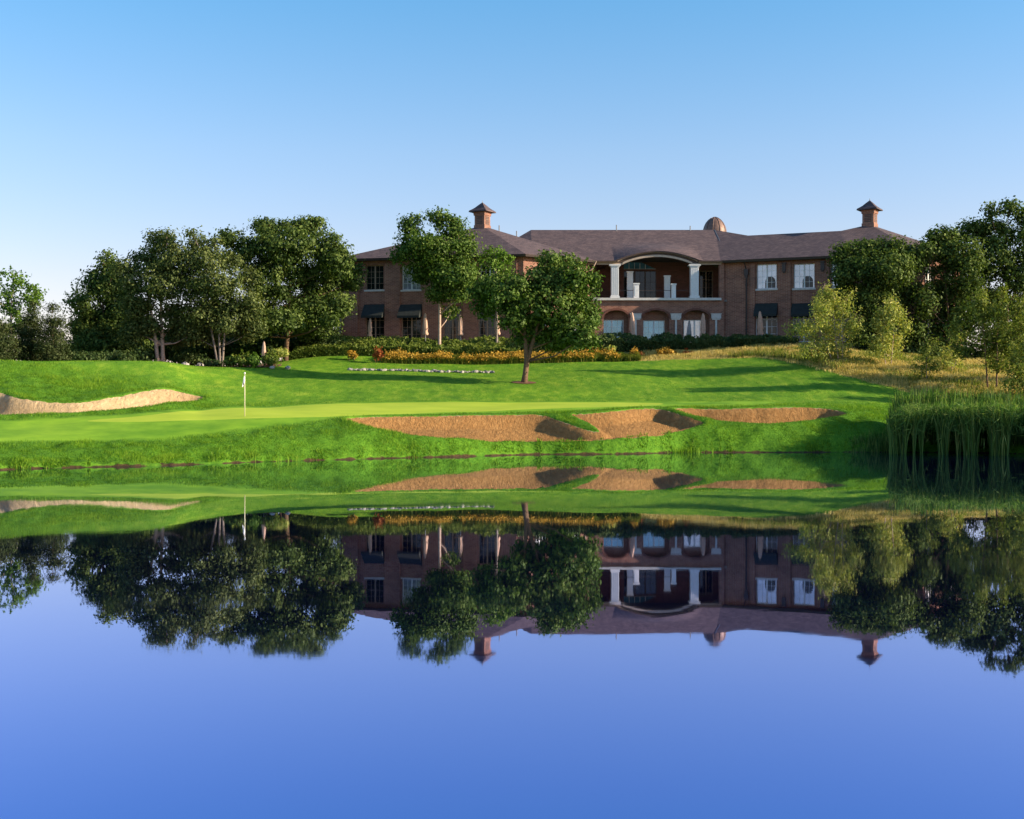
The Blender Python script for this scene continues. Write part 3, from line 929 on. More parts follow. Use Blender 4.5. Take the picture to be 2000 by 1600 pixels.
def tree(name, label, cat, base, rows, leafmat, bark, group=None, stems=None, per_m2=1.5, rc=.42, leaf=26, size=.26, spread=.5,
         trunk_r=.2, limb_from=.45, flat=.65, aspect=.62, twigs=0, shell=.42, limbs=True, fork=0.0, rag=1.0):
    u, v, Y = base
    B = pt(u, v, Y)
    B[2] = gz(B[0], B[1])[0]
    lobes = px_lobes(rows, Y, spread)
    root = empty(name, B); tag(root, label, cat, group)
    L = np.array(lobes)
    top = L[:, 2].max(); cen = L[:, :3].mean(0)
    mb = MB()
    stems = stems or [(0.0, 0.0)]
    nst = len(stems)
    for si, (dx, lean) in enumerate(stems):
        zt = B[2] + (cen[2] - B[2]) * 1.15
        p0 = np.array([B[0] + dx, B[1] + rng.uniform(-.1, .1), B[2] - .25])
        p3 = np.array([cen[0] * .6 + (B[0] + dx) * .4, cen[1] * .6 + B[1] * .4, zt])
        pts = []
        for t in np.linspace(0, 1, 9):
            q_ = p0 * (1 - t) + p3 * t
            q_ = q_ + np.array([math.sin(t * 5 + si * 2), math.cos(t * 4 + si), 0]) * .10 * t * trunk_r / .2 * (1 if t < .98 else 1)
            q_[0] += lean * 1.35 * max(0.0, t - fork) / (1 - fork)
            pts.append(q_)
        rr = [trunk_r * (1.25 if i == 0 else 1.0) * (1 - .72 * t) for i, t in enumerate(np.linspace(0, 1, 9))]
        mb.tube([p - B for p in pts], rr, 8)
        if limbs:
            for li, l in enumerate(lobes):
                if li % nst != si: continue
                f = np.clip((l[2] - l[5] - B[2]) / (zt - B[2] + 1e-6), limb_from * .7, .93)
                i = int(f * 8); s0 = pts[i]
                e = np.array(l[:3]); m_ = s0 * .5 + e * .5 + np.array([0, 0, -.06 * np.linalg.norm(e - s0)]) + rng.normal(0, .12, 3)
                mb.tube([s0 - B, m_ - B, e - B], [rr[i] * .5, rr[i] * .33, rr[i] * .12 + .01], 5)
                for _ in range(3 + twigs):
                    d = rng.normal(size=3); d[2] = abs(d[2]) * .8; d /= np.linalg.norm(d)
                    e2 = e + d * np.array(l[3:]) * .9
                    s2 = m_ * .35 + e * .65
                    mb.tube([s2 - B, (s2 * .5 + e2 * .5) - B + np.array([0, 0, .1]), e2 - B], [rr[i] * .16 + .008, rr[i] * .1 + .006, .006], 4)
    mb.build('trunk', bark, root, smooth=True)
    C, N, va, tips = crown_points(lobes, per_m2 * DENS * (1.25 if v - max(r[1] for r in rows) < 90 and u < 1100 else 1.0), rc, leaf, flat, shell)
    if rag:                                            # leafy sprigs that break the outline
        Cs, Ns, Vs = [C], [N], [va]
        for l in lobes:
            k_ = int(rag * 4 * max(1, (l[3] + l[5])))
            d = rng.normal(size=(k_, 3)); d /= np.linalg.norm(d, axis=1, keepdims=True); d = d[d[:, 2] > -.35]
            P0 = np.array(l[:3]) + d * np.array(l[3:]) * .85
            dr = d + np.array([0, 0, .35]) + rng.normal(0, .35, d.shape); dr /= np.linalg.norm(dr, axis=1, keepdims=True)
            ln = rng.uniform(.35, 1.15, len(d)) * min(1.0, .35 + .4 * min(l[3], l[5]))
            m_ = 11
            t_ = rng.uniform(0, 1, (len(d), m_))
            pp = P0[:, None] + dr[:, None] * (ln[:, None] * t_)[..., None] + rng.normal(0, .085, (len(d), m_, 3)) * (1.3 - t_)[..., None]
            Cs.append(pp.reshape(-1, 3)); Ns.append(rng.normal(size=(len(d) * m_, 3)) * .8 + np.repeat(d, m_, 0) * .5 + [0, 0, .5])
            Vs.append(np.clip(.55 + rng.normal(0, .22, len(d) * m_), 0, 1))
        C, N, va = np.vstack(Cs), np.vstack(Ns), np.concatenate(Vs)
    gnd = gz(C[:, 0], C[:, 1]) + .05
    ok = C[:, 2] > gnd
    C, N, va = C[ok], N[ok], va[ok]
    sz = size * rng.uniform(.6, 1.3, len(C))
    V, Fc = leaf_quads(C - B, sz, N, aspect)
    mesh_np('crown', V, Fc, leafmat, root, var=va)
    return root


T_ = []
tree('deciduous_tree', 'airy light green tree cut by the left edge of the picture', 'tree', (16, 706, 100),
     [(22, 545, 24, 24), (52, 568, 22, 18), (8, 580, 24, 24), (64, 572, 12, 12), (30, 605, 24, 16), (-22, 560, 30, 40), (60, 592, 14, 9), (36, 640, 24, 20), (10, 640, 20, 20)],
     M['leaf_light'], M['bark_grey'], per_m2=.75, rc=.33, leaf=20, size=.26, trunk_r=.16, shell=.35)
tree('pine_tree', 'dark pine at the far left under the light green tree', 'tree', (0, 712, 92),
     [(-8, 640, 22, 18), (0, 668, 38, 18), (5, 692, 45, 16), (-20, 660, 30, 20)], M['needle'], M['bark_brown'], 'pines on the left mound', per_m2=3.4, rc=.3, leaf=30,
     size=.2, aspect=.3, trunk_r=.12)
tree('pine_tree', 'dark purplish pine standing second from the left edge', 'tree', (64, 712, 95),
     [(66, 600, 9, 12), (62, 622, 22, 16), (60, 648, 32, 18), (56, 675, 40, 18), (60, 696, 42, 12)], M['needle'], M['bark_brown'], 'pines on the left mound', per_m2=3.4,
     rc=.3, leaf=30, size=.2, aspect=.3, trunk_r=.12)
tree('pine_tree', 'grey green pine beside the gap of open sky', 'tree', (104, 712, 93),
     [(106, 606, 8, 12), (100, 630, 18, 15), (120, 632, 14, 12), (102, 655, 30, 16), (104, 680, 36, 18), (104, 698, 38, 10)], M['needle'], M['bark_brown'], 'pines on the left mound',
     per_m2=3.2, rc=.3, leaf=28, size=.2, aspect=.3, trunk_r=.12)
tree('deciduous_tree', 'dark rounded tree at the left end of the big group', 'tree', (205, 706, 109),
     [(205, 525, 26, 22), (180, 556, 30, 28), (215, 565, 45, 40), (166, 595, 24, 28), (190, 620, 45, 35), (245, 610, 50, 40), (160, 640, 18, 20), (210, 655, 50, 28),
      (170, 672, 25, 18), (215, 682, 55, 20), (265, 668, 30, 22), (160, 655, 14, 30), (205, 503, 12, 10), (228, 530, 16, 14)],
     M['leaf_dark'], M['bark_brown'], per_m2=1.5, trunk_r=.2)
tree('birch_tree', 'tall birch with two sunlit peeling trunks in the left group', 'tree', (314, 709, 104),
     [(318, 478, 30, 22), (285, 505, 36, 28), (342, 512, 45, 36), (262, 550, 30, 35), (320, 560, 55, 45), (270, 600, 36, 36), (340, 620, 45, 35), (290, 640, 35, 22), (350, 655, 30, 24), (262, 650, 26, 26), (305, 462, 12, 9), (335, 466, 10, 10), (385, 650, 22, 26),
      (252, 525, 18, 16)],
     M['leaf_birch'], M['bark_pale'], 'birches in the left group', stems=[(-.15, -.7), (.2, .1)], per_m2=1.5, size=.23, trunk_r=.19)
tree('birch_tree', 'leaning birch with thin grey stems beside the big dark tree', 'tree', (430, 706, 103),
     [(385, 476, 26, 20), (400, 512, 44, 34), (442, 508, 24, 20), (368, 560, 40, 40), (430, 560, 52, 42), (478, 545, 22, 26), (400, 612, 48, 32), (455, 608, 45, 32),
      (492, 600, 18, 36), (365, 640, 30, 24), (446, 638, 20, 14), (415, 470, 14, 12), (470, 645, 26, 22), (498, 640, 14, 24), (380, 460, 9, 8), (400, 658, 26, 16)],
     M['leaf_birch'], M['bark_grey'], 'birches in the left group', stems=[(-.1, -1.1), (.0, -.1), (.15, .5)], per_m2=1.45, size=.23, trunk_r=.11)
tree('deciduous_tree', 'broad dark tree beside the left end of the clubhouse', 'tree', (557, 686, 110),
     [(525, 448, 32, 16), (600, 444, 36, 20), (462, 470, 24, 14), (480, 495, 38, 30), (560, 488, 70, 42), (640, 485, 38, 34), (668, 515, 30, 34), (615, 540, 70, 50),
      (530, 550, 60, 50), (686, 548, 14, 22), (600, 598, 70, 36), (655, 600, 34, 30), (505, 612, 45, 36), (555, 630, 55, 22), (650, 632, 18, 14), (690, 520, 12, 14), (515, 436, 12, 9), (560, 446, 16, 12), (612, 432, 12, 8), (505, 650, 36, 24), (600, 640, 40, 20)],
     M['leaf_dark'], M['bark_brown'], per_m2=1.4, size=.27, trunk_r=.24)
tree('deciduous_tree', 'upright green tree with a pale trunk before the left wing', 'tree', (858, 668, 112.5),
     [(855, 424, 20, 18), (802, 436, 20, 18), (882, 446, 30, 22), (800, 470, 26, 30), (846, 488, 48, 38), (906, 482, 26, 34), (828, 528, 40, 28), (888, 535, 44, 36),
      (862, 572, 30, 20), (902, 580, 20, 18), (786, 500, 16, 18), (880, 606, 12, 10), (918, 540, 18, 22)],
     M['leaf_mid'], M['bark_pale'], per_m2=1.4, size=.27, trunk_r=.17)
tree('deciduous_tree', 'small pale green tree behind the near lawn tree', 'tree', (970, 690, 112.8),
     [(965, 492, 20, 12), (984, 506, 18, 14), (952, 520, 18, 18), (986, 532, 16, 16), (962, 556, 24, 20)],
     M['leaf_light'], M['bark_grey'], per_m2=1.2, rc=.35, size=.24, trunk_r=.12, shell=.4)
tree('deciduous_tree', 'forked tree with glossy leaves standing alone on the near lawn', 'tree', (1023, 752, 93),
     [(962, 560, 36, 22), (988, 590, 48, 30), (945, 596, 24, 26), (1008, 560, 28, 22), (1000, 628, 32, 18), (1085, 514, 36, 16), (1070, 548, 50, 34), (1122, 542, 34, 32),
      (1138, 588, 36, 42), (1088, 598, 52, 42), (1058, 640, 46, 26), (1118, 645, 46, 30), (1156, 618, 16, 26), (1160, 548, 7, 14, .2), (1098, 672, 40, 16), (935, 570, 14, 14),
      (1034, 606, 34, 34), (1030, 645, 34, 26), (1045, 560, 26, 24), (1140, 660, 26, 22), (1072, 505, 10, 9), (1105, 504, 9, 8)],
     M['leaf_front'], M['bark_brown'], stems=[(-.02, -.8), (.03, .8)], fork=.23, per_m2=1.5, rc=.34, leaf=24, size=.27, trunk_r=.21, limb_from=.5)
tree('deciduous_tree', 'dark rounded tree before the right end of the clubhouse', 'tree', (1720, 705, 111),
     [(1690, 484, 42, 18), (1742, 486, 38, 18), (1650, 498, 26, 20), (1665, 530, 40, 28), (1720, 528, 70, 40), (1775, 505, 28, 30), (1700, 590, 55, 40), (1768, 575, 36, 45),
      (1662, 568, 32, 22), (1642, 540, 16, 18), (1710, 650, 60, 40)],
     M['leaf_dark'], M['bark_brown'], per_m2=1.5, size=.27, trunk_r=.22)
tree('deciduous_tree', 'dark tree with sunlit brick showing through beside it', 'tree', (1856, 715, 111.5),
     [(1832, 462, 22, 14), (1868, 470, 26, 24), (1850, 500, 28, 24), (1798, 488, 12, 18), (1875, 540, 30, 40), (1785, 650, 30, 40), (1868, 590, 36, 40), (1858, 650, 44, 36), (1815, 690, 50, 26), (1880, 500, 40, 36), (1850, 545, 18, 40), (1795, 590, 16, 40), (1845, 470, 30, 26), (1800, 505, 12, 30), (1890, 620, 40, 40)],
     M['leaf_dark'], M['bark_brown'], per_m2=1.4, size=.27, trunk_r=.18)
tree('deciduous_tree', 'tallest dark green tree at the right edge of the picture', 'tree', (1965, 715, 113),
     [(1920, 416, 14, 14), (1960, 412, 18, 20), (1998, 424, 22, 24), (1902, 448, 32, 24), (1950, 455, 46, 36), (2012, 470, 46, 46), (1930, 508, 50, 42), (1988, 538, 52, 46),
      (1905, 560, 36, 40), (1950, 600, 55, 40), (2025, 600, 50, 50), (1960, 660, 55, 40), (2060, 520, 50, 60)],
     M['leaf_dark'], M['bark_brown'], per_m2=1.35, size=.28, trunk_r=.24)
SAP = 'pale saplings in the golden grass'
tree('willow_sapling', 'yellowish silver sapling with the tallest pointed crown', 'tree', (1638, 716, 98.5),
     [(1613, 566, 8, 18), (1608, 590, 16, 22), (1600, 612, 26, 26), (1640, 604, 20, 30), (1660, 582, 9, 18), (1574, 640, 26, 16), (1615, 648, 42, 32), (1662, 636, 16, 34),
      (1548, 645, 12, 10), (1590, 684, 36, 20), (1640, 688, 32, 20), (1625, 580, 7, 14)],
     M['leaf_silver'], M['bark_pale'], SAP, stems=[(-.35, -1.0), (0, .1), (.3, .6)], per_m2=1.6, rc=.25, leaf=22, size=.21, aspect=.5, trunk_r=.06, flat=1.3, twigs=2, shell=.35)
tree('willow_sapling', 'pale sapling second from the clubhouse in the golden grass', 'tree', (1736, 722, 97.5),
     [(1742, 594, 6, 14), (1722, 606, 11, 18), (1756, 612, 14, 18), (1728, 642, 26, 28), (1762, 636, 16, 20), (1714, 678, 22, 24), (1745, 678, 28, 28), (1738, 616, 14, 18)],
     M['leaf_silver'], M['bark_pale'], SAP, stems=[(-.2, -.5), (.15, .3)], per_m2=1.6, rc=.25, leaf=22, size=.21, aspect=.5, trunk_r=.055, flat=1.3, twigs=2, shell=.35)
tree('willow_sapling', 'small dark green sapling low in the golden grass', 'tree', (1808, 755, 92),
     [(1822, 676, 12, 12), (1806, 698, 18, 20), (1800, 722, 14, 16), (1816, 715, 16, 18)], M['leaf_olive'], M['bark_grey'], SAP, per_m2=1.8, rc=.22, leaf=20, size=.18,
     aspect=.5, trunk_r=.04, flat=1.2)
tree('willow_sapling', 'short bushy sapling between the two right saplings', 'tree', (1858, 742, 95),
     [(1856, 690, 20, 18), (1848, 712, 18, 16), (1872, 706, 16, 16), (1866, 668, 14, 16)], M['leaf_silver'], M['bark_grey'], SAP, per_m2=1.5, rc=.24, leaf=20, size=.2,
     aspect=.5, trunk_r=.04, flat=1.2)
tree('willow_sapling', 'olive green twin stemmed sapling near the right edge', 'tree', (1938, 772, 88),
     [(1924, 574, 8, 16), (1960, 578, 9, 20), (1902, 606, 22, 24), (1938, 616, 28, 32), (1985, 606, 20, 30), (1872, 638, 18, 16), (1920, 658, 40, 28), (1972, 662, 36, 40),
      (1880, 676, 20, 18), (1950, 706, 34, 18), (1910, 590, 8, 14), (2008, 640, 20, 40)],
     M['leaf_olive'], M['bark_brown'], SAP, stems=[(-.25, -.4), (.3, .3)], per_m2=1.7, rc=.24, leaf=24, size=.21, aspect=.5, trunk_r=.075, flat=1.2, twigs=2, shell=.35)
tree('willow_sapling', 'dark bushy sapling above the cattails at the right edge', 'tree', (1992, 782, 84.5),
     [(1990, 716, 26, 26), (1984, 750, 24, 22), (2016, 690, 36, 40), (2020, 750, 30, 28)], M['leaf_olive'], M['bark_brown'], SAP, per_m2=1.8, rc=.24, leaf=24, size=.2,
     aspect=.5, trunk_r=.05, flat=1.2)
# ones standing outside the picture on the right throw the long shadows over the lawn
tree('willow_sapling', 'olive sapling growing just beyond the right edge', 'tree', (2120, 770, 90),
     [(2110, 600, 20, 30), (2120, 640, 40, 40), (2140, 690, 45, 40), (2095, 690, 30, 30)], M['leaf_olive'], M['bark_brown'], SAP, per_m2=1.3, rc=.28, leaf=20, size=.24,
     aspect=.5, trunk_r=.07, flat=1.2)


def shrub(label, base, rows, mat, size=.2, per_m2=1.8, rc=.24, leaf=24, group=None, name='shrub', cat='shrub', aspect=.6):
    return tree(name, label, cat, base, rows, mat, M['bark_brown'], group, stems=[(-.15, -.2), (.1, .2)], per_m2=per_m2, rc=rc, leaf=leaf, size=size, trunk_r=.035,
                limb_from=.2, spread=.6, aspect=aspect, rag=.5)


U1 = 'dark undergrowth beneath the left trees'
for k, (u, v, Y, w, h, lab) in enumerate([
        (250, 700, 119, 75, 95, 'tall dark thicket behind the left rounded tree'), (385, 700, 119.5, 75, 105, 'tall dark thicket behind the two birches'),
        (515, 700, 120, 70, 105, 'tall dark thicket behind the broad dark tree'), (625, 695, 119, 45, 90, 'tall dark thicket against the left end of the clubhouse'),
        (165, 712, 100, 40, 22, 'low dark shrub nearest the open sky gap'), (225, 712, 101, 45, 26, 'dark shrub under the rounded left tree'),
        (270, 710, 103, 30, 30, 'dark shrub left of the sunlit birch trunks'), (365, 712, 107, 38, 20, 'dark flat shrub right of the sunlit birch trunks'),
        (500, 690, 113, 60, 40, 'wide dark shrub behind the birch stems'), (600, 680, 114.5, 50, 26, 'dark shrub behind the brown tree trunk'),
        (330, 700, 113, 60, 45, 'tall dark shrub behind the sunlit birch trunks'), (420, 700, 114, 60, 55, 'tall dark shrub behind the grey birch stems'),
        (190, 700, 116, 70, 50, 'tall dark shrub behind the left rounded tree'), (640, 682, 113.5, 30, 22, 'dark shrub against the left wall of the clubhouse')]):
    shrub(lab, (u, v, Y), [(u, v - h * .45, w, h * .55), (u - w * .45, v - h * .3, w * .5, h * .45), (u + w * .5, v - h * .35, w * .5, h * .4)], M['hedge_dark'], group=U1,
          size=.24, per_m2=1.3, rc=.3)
U4 = 'dark undergrowth beneath the right trees'
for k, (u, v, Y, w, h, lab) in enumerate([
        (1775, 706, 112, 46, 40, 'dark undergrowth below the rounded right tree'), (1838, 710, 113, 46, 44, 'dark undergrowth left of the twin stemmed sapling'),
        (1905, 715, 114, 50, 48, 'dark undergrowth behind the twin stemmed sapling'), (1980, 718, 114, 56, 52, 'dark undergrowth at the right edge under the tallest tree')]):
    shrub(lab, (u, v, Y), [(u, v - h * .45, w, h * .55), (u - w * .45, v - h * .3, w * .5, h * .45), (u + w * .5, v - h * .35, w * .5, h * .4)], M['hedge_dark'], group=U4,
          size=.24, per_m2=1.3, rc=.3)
U2 = 'broadleaf shrubs at the edge of the bed'
for (u, v, Y, w, h, lab, mk) in [
        (452, 716, 99, 14, 20, 'broadleaf shrub at the foot of the grey birch', 'hedge'), (475, 714, 98.5, 16, 26, 'large broadleaf shrub left of the pale closed umbrella', 'hedge'),
        (497, 714, 98.5, 9, 22, 'yellow green shrub touching the pale closed umbrella', 'leaf_light'), (528, 712, 100, 14, 24, 'dark green shrub right of the pale closed umbrella', 'hedge'),
        (545, 695, 104, 12, 14, 'shrub with white flowers beside the brown trunk', 'leaf_silver'), (412, 716, 99, 14, 12, 'small dark shrub left of the grey birch', 'hedge_dark')]:
    shrub(lab, (u, v, Y), [(u, v - h * .5, w, h * .5), (u - w * .3, v - h * .35, w * .6, h * .4), (u + w * .4, v - h * .4, w * .5, h * .5)], M[mk], group=U2, size=.24, rc=.2)
U3 = 'small coloured shrubs before the terrace'
for (u, v, Y, w, h, lab, mk) in [
        (686, 700, 108.5, 7, 16, 'small yellow shrub before the green hedge', 'daylily'), (738, 702, 108.5, 10, 22, 'orange tinged shrub left of the yellow flower row', 'redleaf'),
        (1243, 698, 110.5, 10, 16, 'red shrub in the dark hedge below the middle doors', 'redleaf'), (1300, 694, 110.5, 22, 14, 'low orange shrub below the right white door', 'daylily'),
        (1345, 698, 110.8, 14, 12, 'low rusty shrub right of the white doors', 'redleaf'), (1438, 698, 110.5, 14, 18, 'bright red shrub below the downpipe', 'redleaf'),
        (1490, 700, 110, 12, 22, 'yellow green shrub below the right awning', 'hedge'), (1525, 700, 110, 12, 20, 'reddish shrub beside the pale sapling', 'redleaf'),
        (1190, 690, 111.5, 14, 14, 'pale green shrub beside the near lawn tree', 'leaf_silver')]:
    shrub(lab, (u, v, Y), [(u, v - h * .5, w, h * .55), (u + w * .3, v - h * .35, w * .6, h * .4)], M[mk], group=U3, size=.2, rc=.16, leaf=18, per_m2=2.2)


def hedge(name, label, cat, u0, u1, Y0, Y1, hfront, hback, mat, n, size, aspect=.6, ends=.5, rag=.25, kind=None, group=None, zadd=0, spike=0.0):
    """a planted bed: leaves through a sloping volume between two rows"""
    x0, x1 = (u0 - 1000) / F * Y0, (u1 - 1000) / F * Y0
    X = rng.uniform(x0, x1, n); t = rng.uniform(0, 1, n); Y = Y0 + (Y1 - Y0) * t + .3 * (hash_noise(X, X * 0, 1.7) - .5)
    H = (hfront + (hback - hfront) * t) * (1 - rag + 2 * rag * (hash_noise(X, Y, .9) * .6 + hash_noise(X + 3, Y, .35) * .4))
    H *= sstep(0, ends, X - x0) * sstep(0, ends, x1 - X) * .7 + .3
    s = rng.uniform(0, 1, n) ** .55
    front = rng.uniform(0, 1, n) < .45
    z = gz(X, Y) + zadd + H * np.where(front, s, .8 + .25 * rng.uniform(0, 1, n))
    Y = np.where(front, Y0 + .25 * rng.uniform(0, 1, n) + .3 * (hash_noise(X, X * 0, 1.7) - .5), Y)
    z = np.where(front, gz(X, Y) + zadd + hfront * (1 - rag + 2 * rag * hash_noise(X, Y, .9)) * s, z)
    C = np.stack([X, Y, z], 1)
    N = np.stack([rng.normal(0, .8, n), -.6 + rng.normal(0, .7, n), .7 + rng.normal(0, .7, n)], 1)
    va = np.clip(.15 + .75 * (z - gz(X, Y) - zadd) / (max(hfront, hback) + .01) * (1 if spike else .6) + (0 if spike else .2) * hash_noise(X, Y, .8) + rng.normal(0, .2, n), 0, 1)  # leaf colour lightens with height, painting in a sunlit top over a darker front
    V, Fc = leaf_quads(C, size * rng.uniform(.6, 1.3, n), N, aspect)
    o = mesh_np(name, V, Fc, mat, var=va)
    return tag(o, label, cat, group, kind)


hedge('hedge', 'long low green hedge below the left wing of the clubhouse', 'hedge', 560, 800, 111.0, 114.5, .9, 1.25, M['hedge'], 17000, .2, group='hedges before the terrace', zadd=-.1)
hedge('hedge', 'green and brown hedge behind the yellow flower row', 'hedge', 790, 1015, 111.2, 114.2, .85, 1.15, M['hedge'], 16000, .2, rag=.35, group='hedges before the terrace', zadd=-.1)
hedge('hedge', 'short green hedge behind the trunk of the near lawn tree', 'hedge', 1000, 1132, 111.8, 113.8, 1.25, 1.3, M['hedge_dark'], 9000, .2, rag=.3, group='hedges before the terrace', zadd=-.1)
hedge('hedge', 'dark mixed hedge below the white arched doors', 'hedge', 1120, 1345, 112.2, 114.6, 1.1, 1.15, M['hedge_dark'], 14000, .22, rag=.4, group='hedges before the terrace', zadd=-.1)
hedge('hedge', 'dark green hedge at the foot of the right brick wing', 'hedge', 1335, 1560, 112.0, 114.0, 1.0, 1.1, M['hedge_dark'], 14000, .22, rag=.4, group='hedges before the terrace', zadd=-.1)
n = 26000
Y = rng.uniform(108.3, 110.2, n); X = (rng.uniform(750, 1250, n) - 1000) / F * 109
tuft = hash_noise(X, Y, .8) * .6 + hash_noise(X, Y, .3) * .4
kp = tuft > .3; X, Y, tuft = X[kp], Y[kp], tuft[kp]
blades('daylily_leaves', X, Y, (.28 + .42 * tuft) * rng.uniform(.6, 1.15, len(X)), rng.uniform(.03, .06, len(X)), .6, np.clip(.2 + .6 * tuft + rng.normal(0, .2, len(X)), 0, 1),
       M['lily_leaf'], 'strap leaves of the yellow daylily row', seg=2)
n = 9000
Y = rng.uniform(108.2, 110.4, n); X = (rng.uniform(752, 1248, n) - 1000) / F * 109
tuft = hash_noise(X + 40, Y, .7); kp = tuft > .38; X, Y, tuft = X[kp], Y[kp], tuft[kp]
C_ = np.stack([X, Y, gz(X, Y) + .42 + .28 * tuft + rng.normal(0, .13, len(X))], 1)
V_, F_ = leaf_quads(C_, .14 * rng.uniform(.6, 1.4, len(X)), rng.normal(0, 1, (len(X), 3)) + np.array([.3, -.6, .5]), .7)
tag(mesh_np('daylily_flowers', V_, F_, M['daylily'], var=np.clip(rng.beta(2, 1.4, len(X)), 0, 1)), 'yellow orange daylily flowers in a long row behind the near tree', 'flower bed', kind='stuff')

# mulch under trees and the dark bed
def patch(name, label, P, mat, lift=.03):
    c = P.mean(0); V = []; Fc = []
    rings = 6; n = len(P)
    for r in range(rings + 1):
        f = r / rings
        for p in P:
            q_ = c + (p - c) * f; V.append((q_[0], q_[1], 0))
    V = np.array(V); V[:, 2] = gz(V[:, 0], V[:, 1]) + lift
    for r in range(rings):
        for k in range(n):
            k2 = (k + 1) % n
            Fc.append((r * n + k, (r + 1) * n + k, (r + 1) * n + k2, r * n + k2))
    o = mesh_np(name, V, Fc, mat, smooth=True)
    return tag(o, label, kind='structure')


cx, cy = pt(1023, 752, 93)[:2]
patch('mulch_ring', 'reddish mulch ring round the near lawn tree', np.array([(cx + .95 * math.cos(a), cy + .8 * math.sin(a)) for a in np.linspace(0, 6.28, 18, False)]), M['mulch'], .05)
P = np.array([(-31, 99), (-27.5, 97.5), (-23.5, 97.6), (-20.8, 98.6), (-19.2, 100.5), (-19.6, 104), (-22, 107), (-28, 108), (-32, 104)], float)
patch('mulch_bed', 'reddish mulch bed under the left birches', smooth_closed(P, 3), M['mulch'], .06)

# ------------------------------------------------------------------ stones
def stone_mesh(name, r, mat):
    V, Fc = [], []
    n, mrows = 9, 5
    for i in range(mrows + 1):
        ph = math.pi * i / mrows
        for k in range(n):
            t = 2 * math.pi * k / n
            j = 1 + rng.uniform(-.2, .2)
            V.append((r * math.sin(ph) * math.cos(t) * j * 1.25, r * math.sin(ph) * math.sin(t) * j, r * .7 * math.cos(ph) * j))
    for i in range(mrows):
        for k in range(n):
            Fc.append((i * n + k, (i + 1) * n + k, (i + 1) * n + (k + 1) % n, i * n + (k + 1) % n))
    return mesh_np(name, np.array(V), Fc, mat)


protos = [stone_mesh('stone', .22, M['rock']), stone_mesh('stone', .19, M['rock_dark']), stone_mesh('stone', .15, M['rock'])]
first = [True] * 3
for i, uu1 in enumerate(np.linspace(684, 962, 62)):
    k = i % 3
    o = protos[k] if first[k] else link(protos[k].copy())
    first[k] = False
    Yq = 101.6 + .9 * math.sin((uu1 - 684) / 90) + rng.uniform(-.5, .5)
    x = (uu1 - 1000) / F * Yq
    o.location = (x, Yq, gz(x, Yq)[0] + .06)
    s = rng.uniform(.4, 1.0); o.scale = (s * 1.1, s, s * 1.0); o.rotation_euler = (0, 0, rng.uniform(0, 6))
    tag(o, 'small grey stone in the row edging the dry creek across the lawn', 'stone', 'stones edging the dry creek')
for (uu1, vv1, Yq, s, lab) in [(390, 692, 103.5, 1.5, 'bright white rock left of the grey birch stems'), (362, 716, 99.2, 1.5, 'flat white rock at the edge of the shaded bed'),
                               (532, 722, 98, 1.0, 'small white rock on the lawn right of the closed umbrella'), (562, 724, 99, 1.1, 'white rock farther right on the shaded lawn edge'),
                               (1782, 690, 104, 2.0, 'white rock between the pale saplings and the dark trees'), (1872, 722, 99, 1.4, 'white rock under the short bushy sapling')]:
    o = stone_mesh('rock', .2, M['rock']); x = (uu1 - 1000) / F * Yq
    o.location = (x, Yq, gz(x, Yq)[0] + .12); o.scale = (s * 1.2, s, s); o.rotation_euler = (0, 0, rng.uniform(0, 6))
    tag(o, lab, 'rock', 'white rocks')

# ------------------------------------------------------------------ flag
B = pt(478, 812, 68.8); B[2] = gz(B[0], B[1])[0]
fl = empty('golf_flag', B); tag(fl, 'white limp golf flag on a yellow pole in the green', 'golf flag')
hp = 2.36
MB().tube([(0, 0, -.1), (0, 0, 1.0), (0, 0, hp)], [.028, .026, .022], 8).build('pole', M['pole'], fl, smooth=True)
MB().lathe(0, 0, [(.02, hp), (.05, hp + .03), (.055, hp + .06), (.03, hp + .10), (.005, hp + .11)], 10).build('finial', M['white'], fl, smooth=True)
V, Fc = [], []
nu, nv = 14, 10
for i in range(nu + 1):
    for j in range(nv + 1):
        a = i / nu; b = j / nv                     # a: away from the pole, b: down
        z = hp - .06 - b * .38 - a * .30 * (0.6 + .4 * b)
        x = .02 - a * .13 + .10 * (1 - b) * a * .4
        y = .07 * math.sin(a * 9 + b * 1.5) * (.3 + a)
        V.append((x, y - .02, z))
for i in range(nu):
    for j in range(nv):
        Fc.append((i * (nv + 1) + j, (i + 1) * (nv + 1) + j, (i + 1) * (nv + 1) + j + 1, i * (nv + 1) + j + 1))
fo = mesh_np('flag_cloth', np.array(V), Fc, [M['flag_white'], M['flag_black']], fl, smooth=True)
for p in fo.data.polygons:
    i, j = divmod(p.index, nv)
    if 7 <= i <= 11 and 6 <= j <= 8: p.material_index = 1
md = fo.modifiers.new('thick', 'SOLIDIFY'); md.thickness = .012

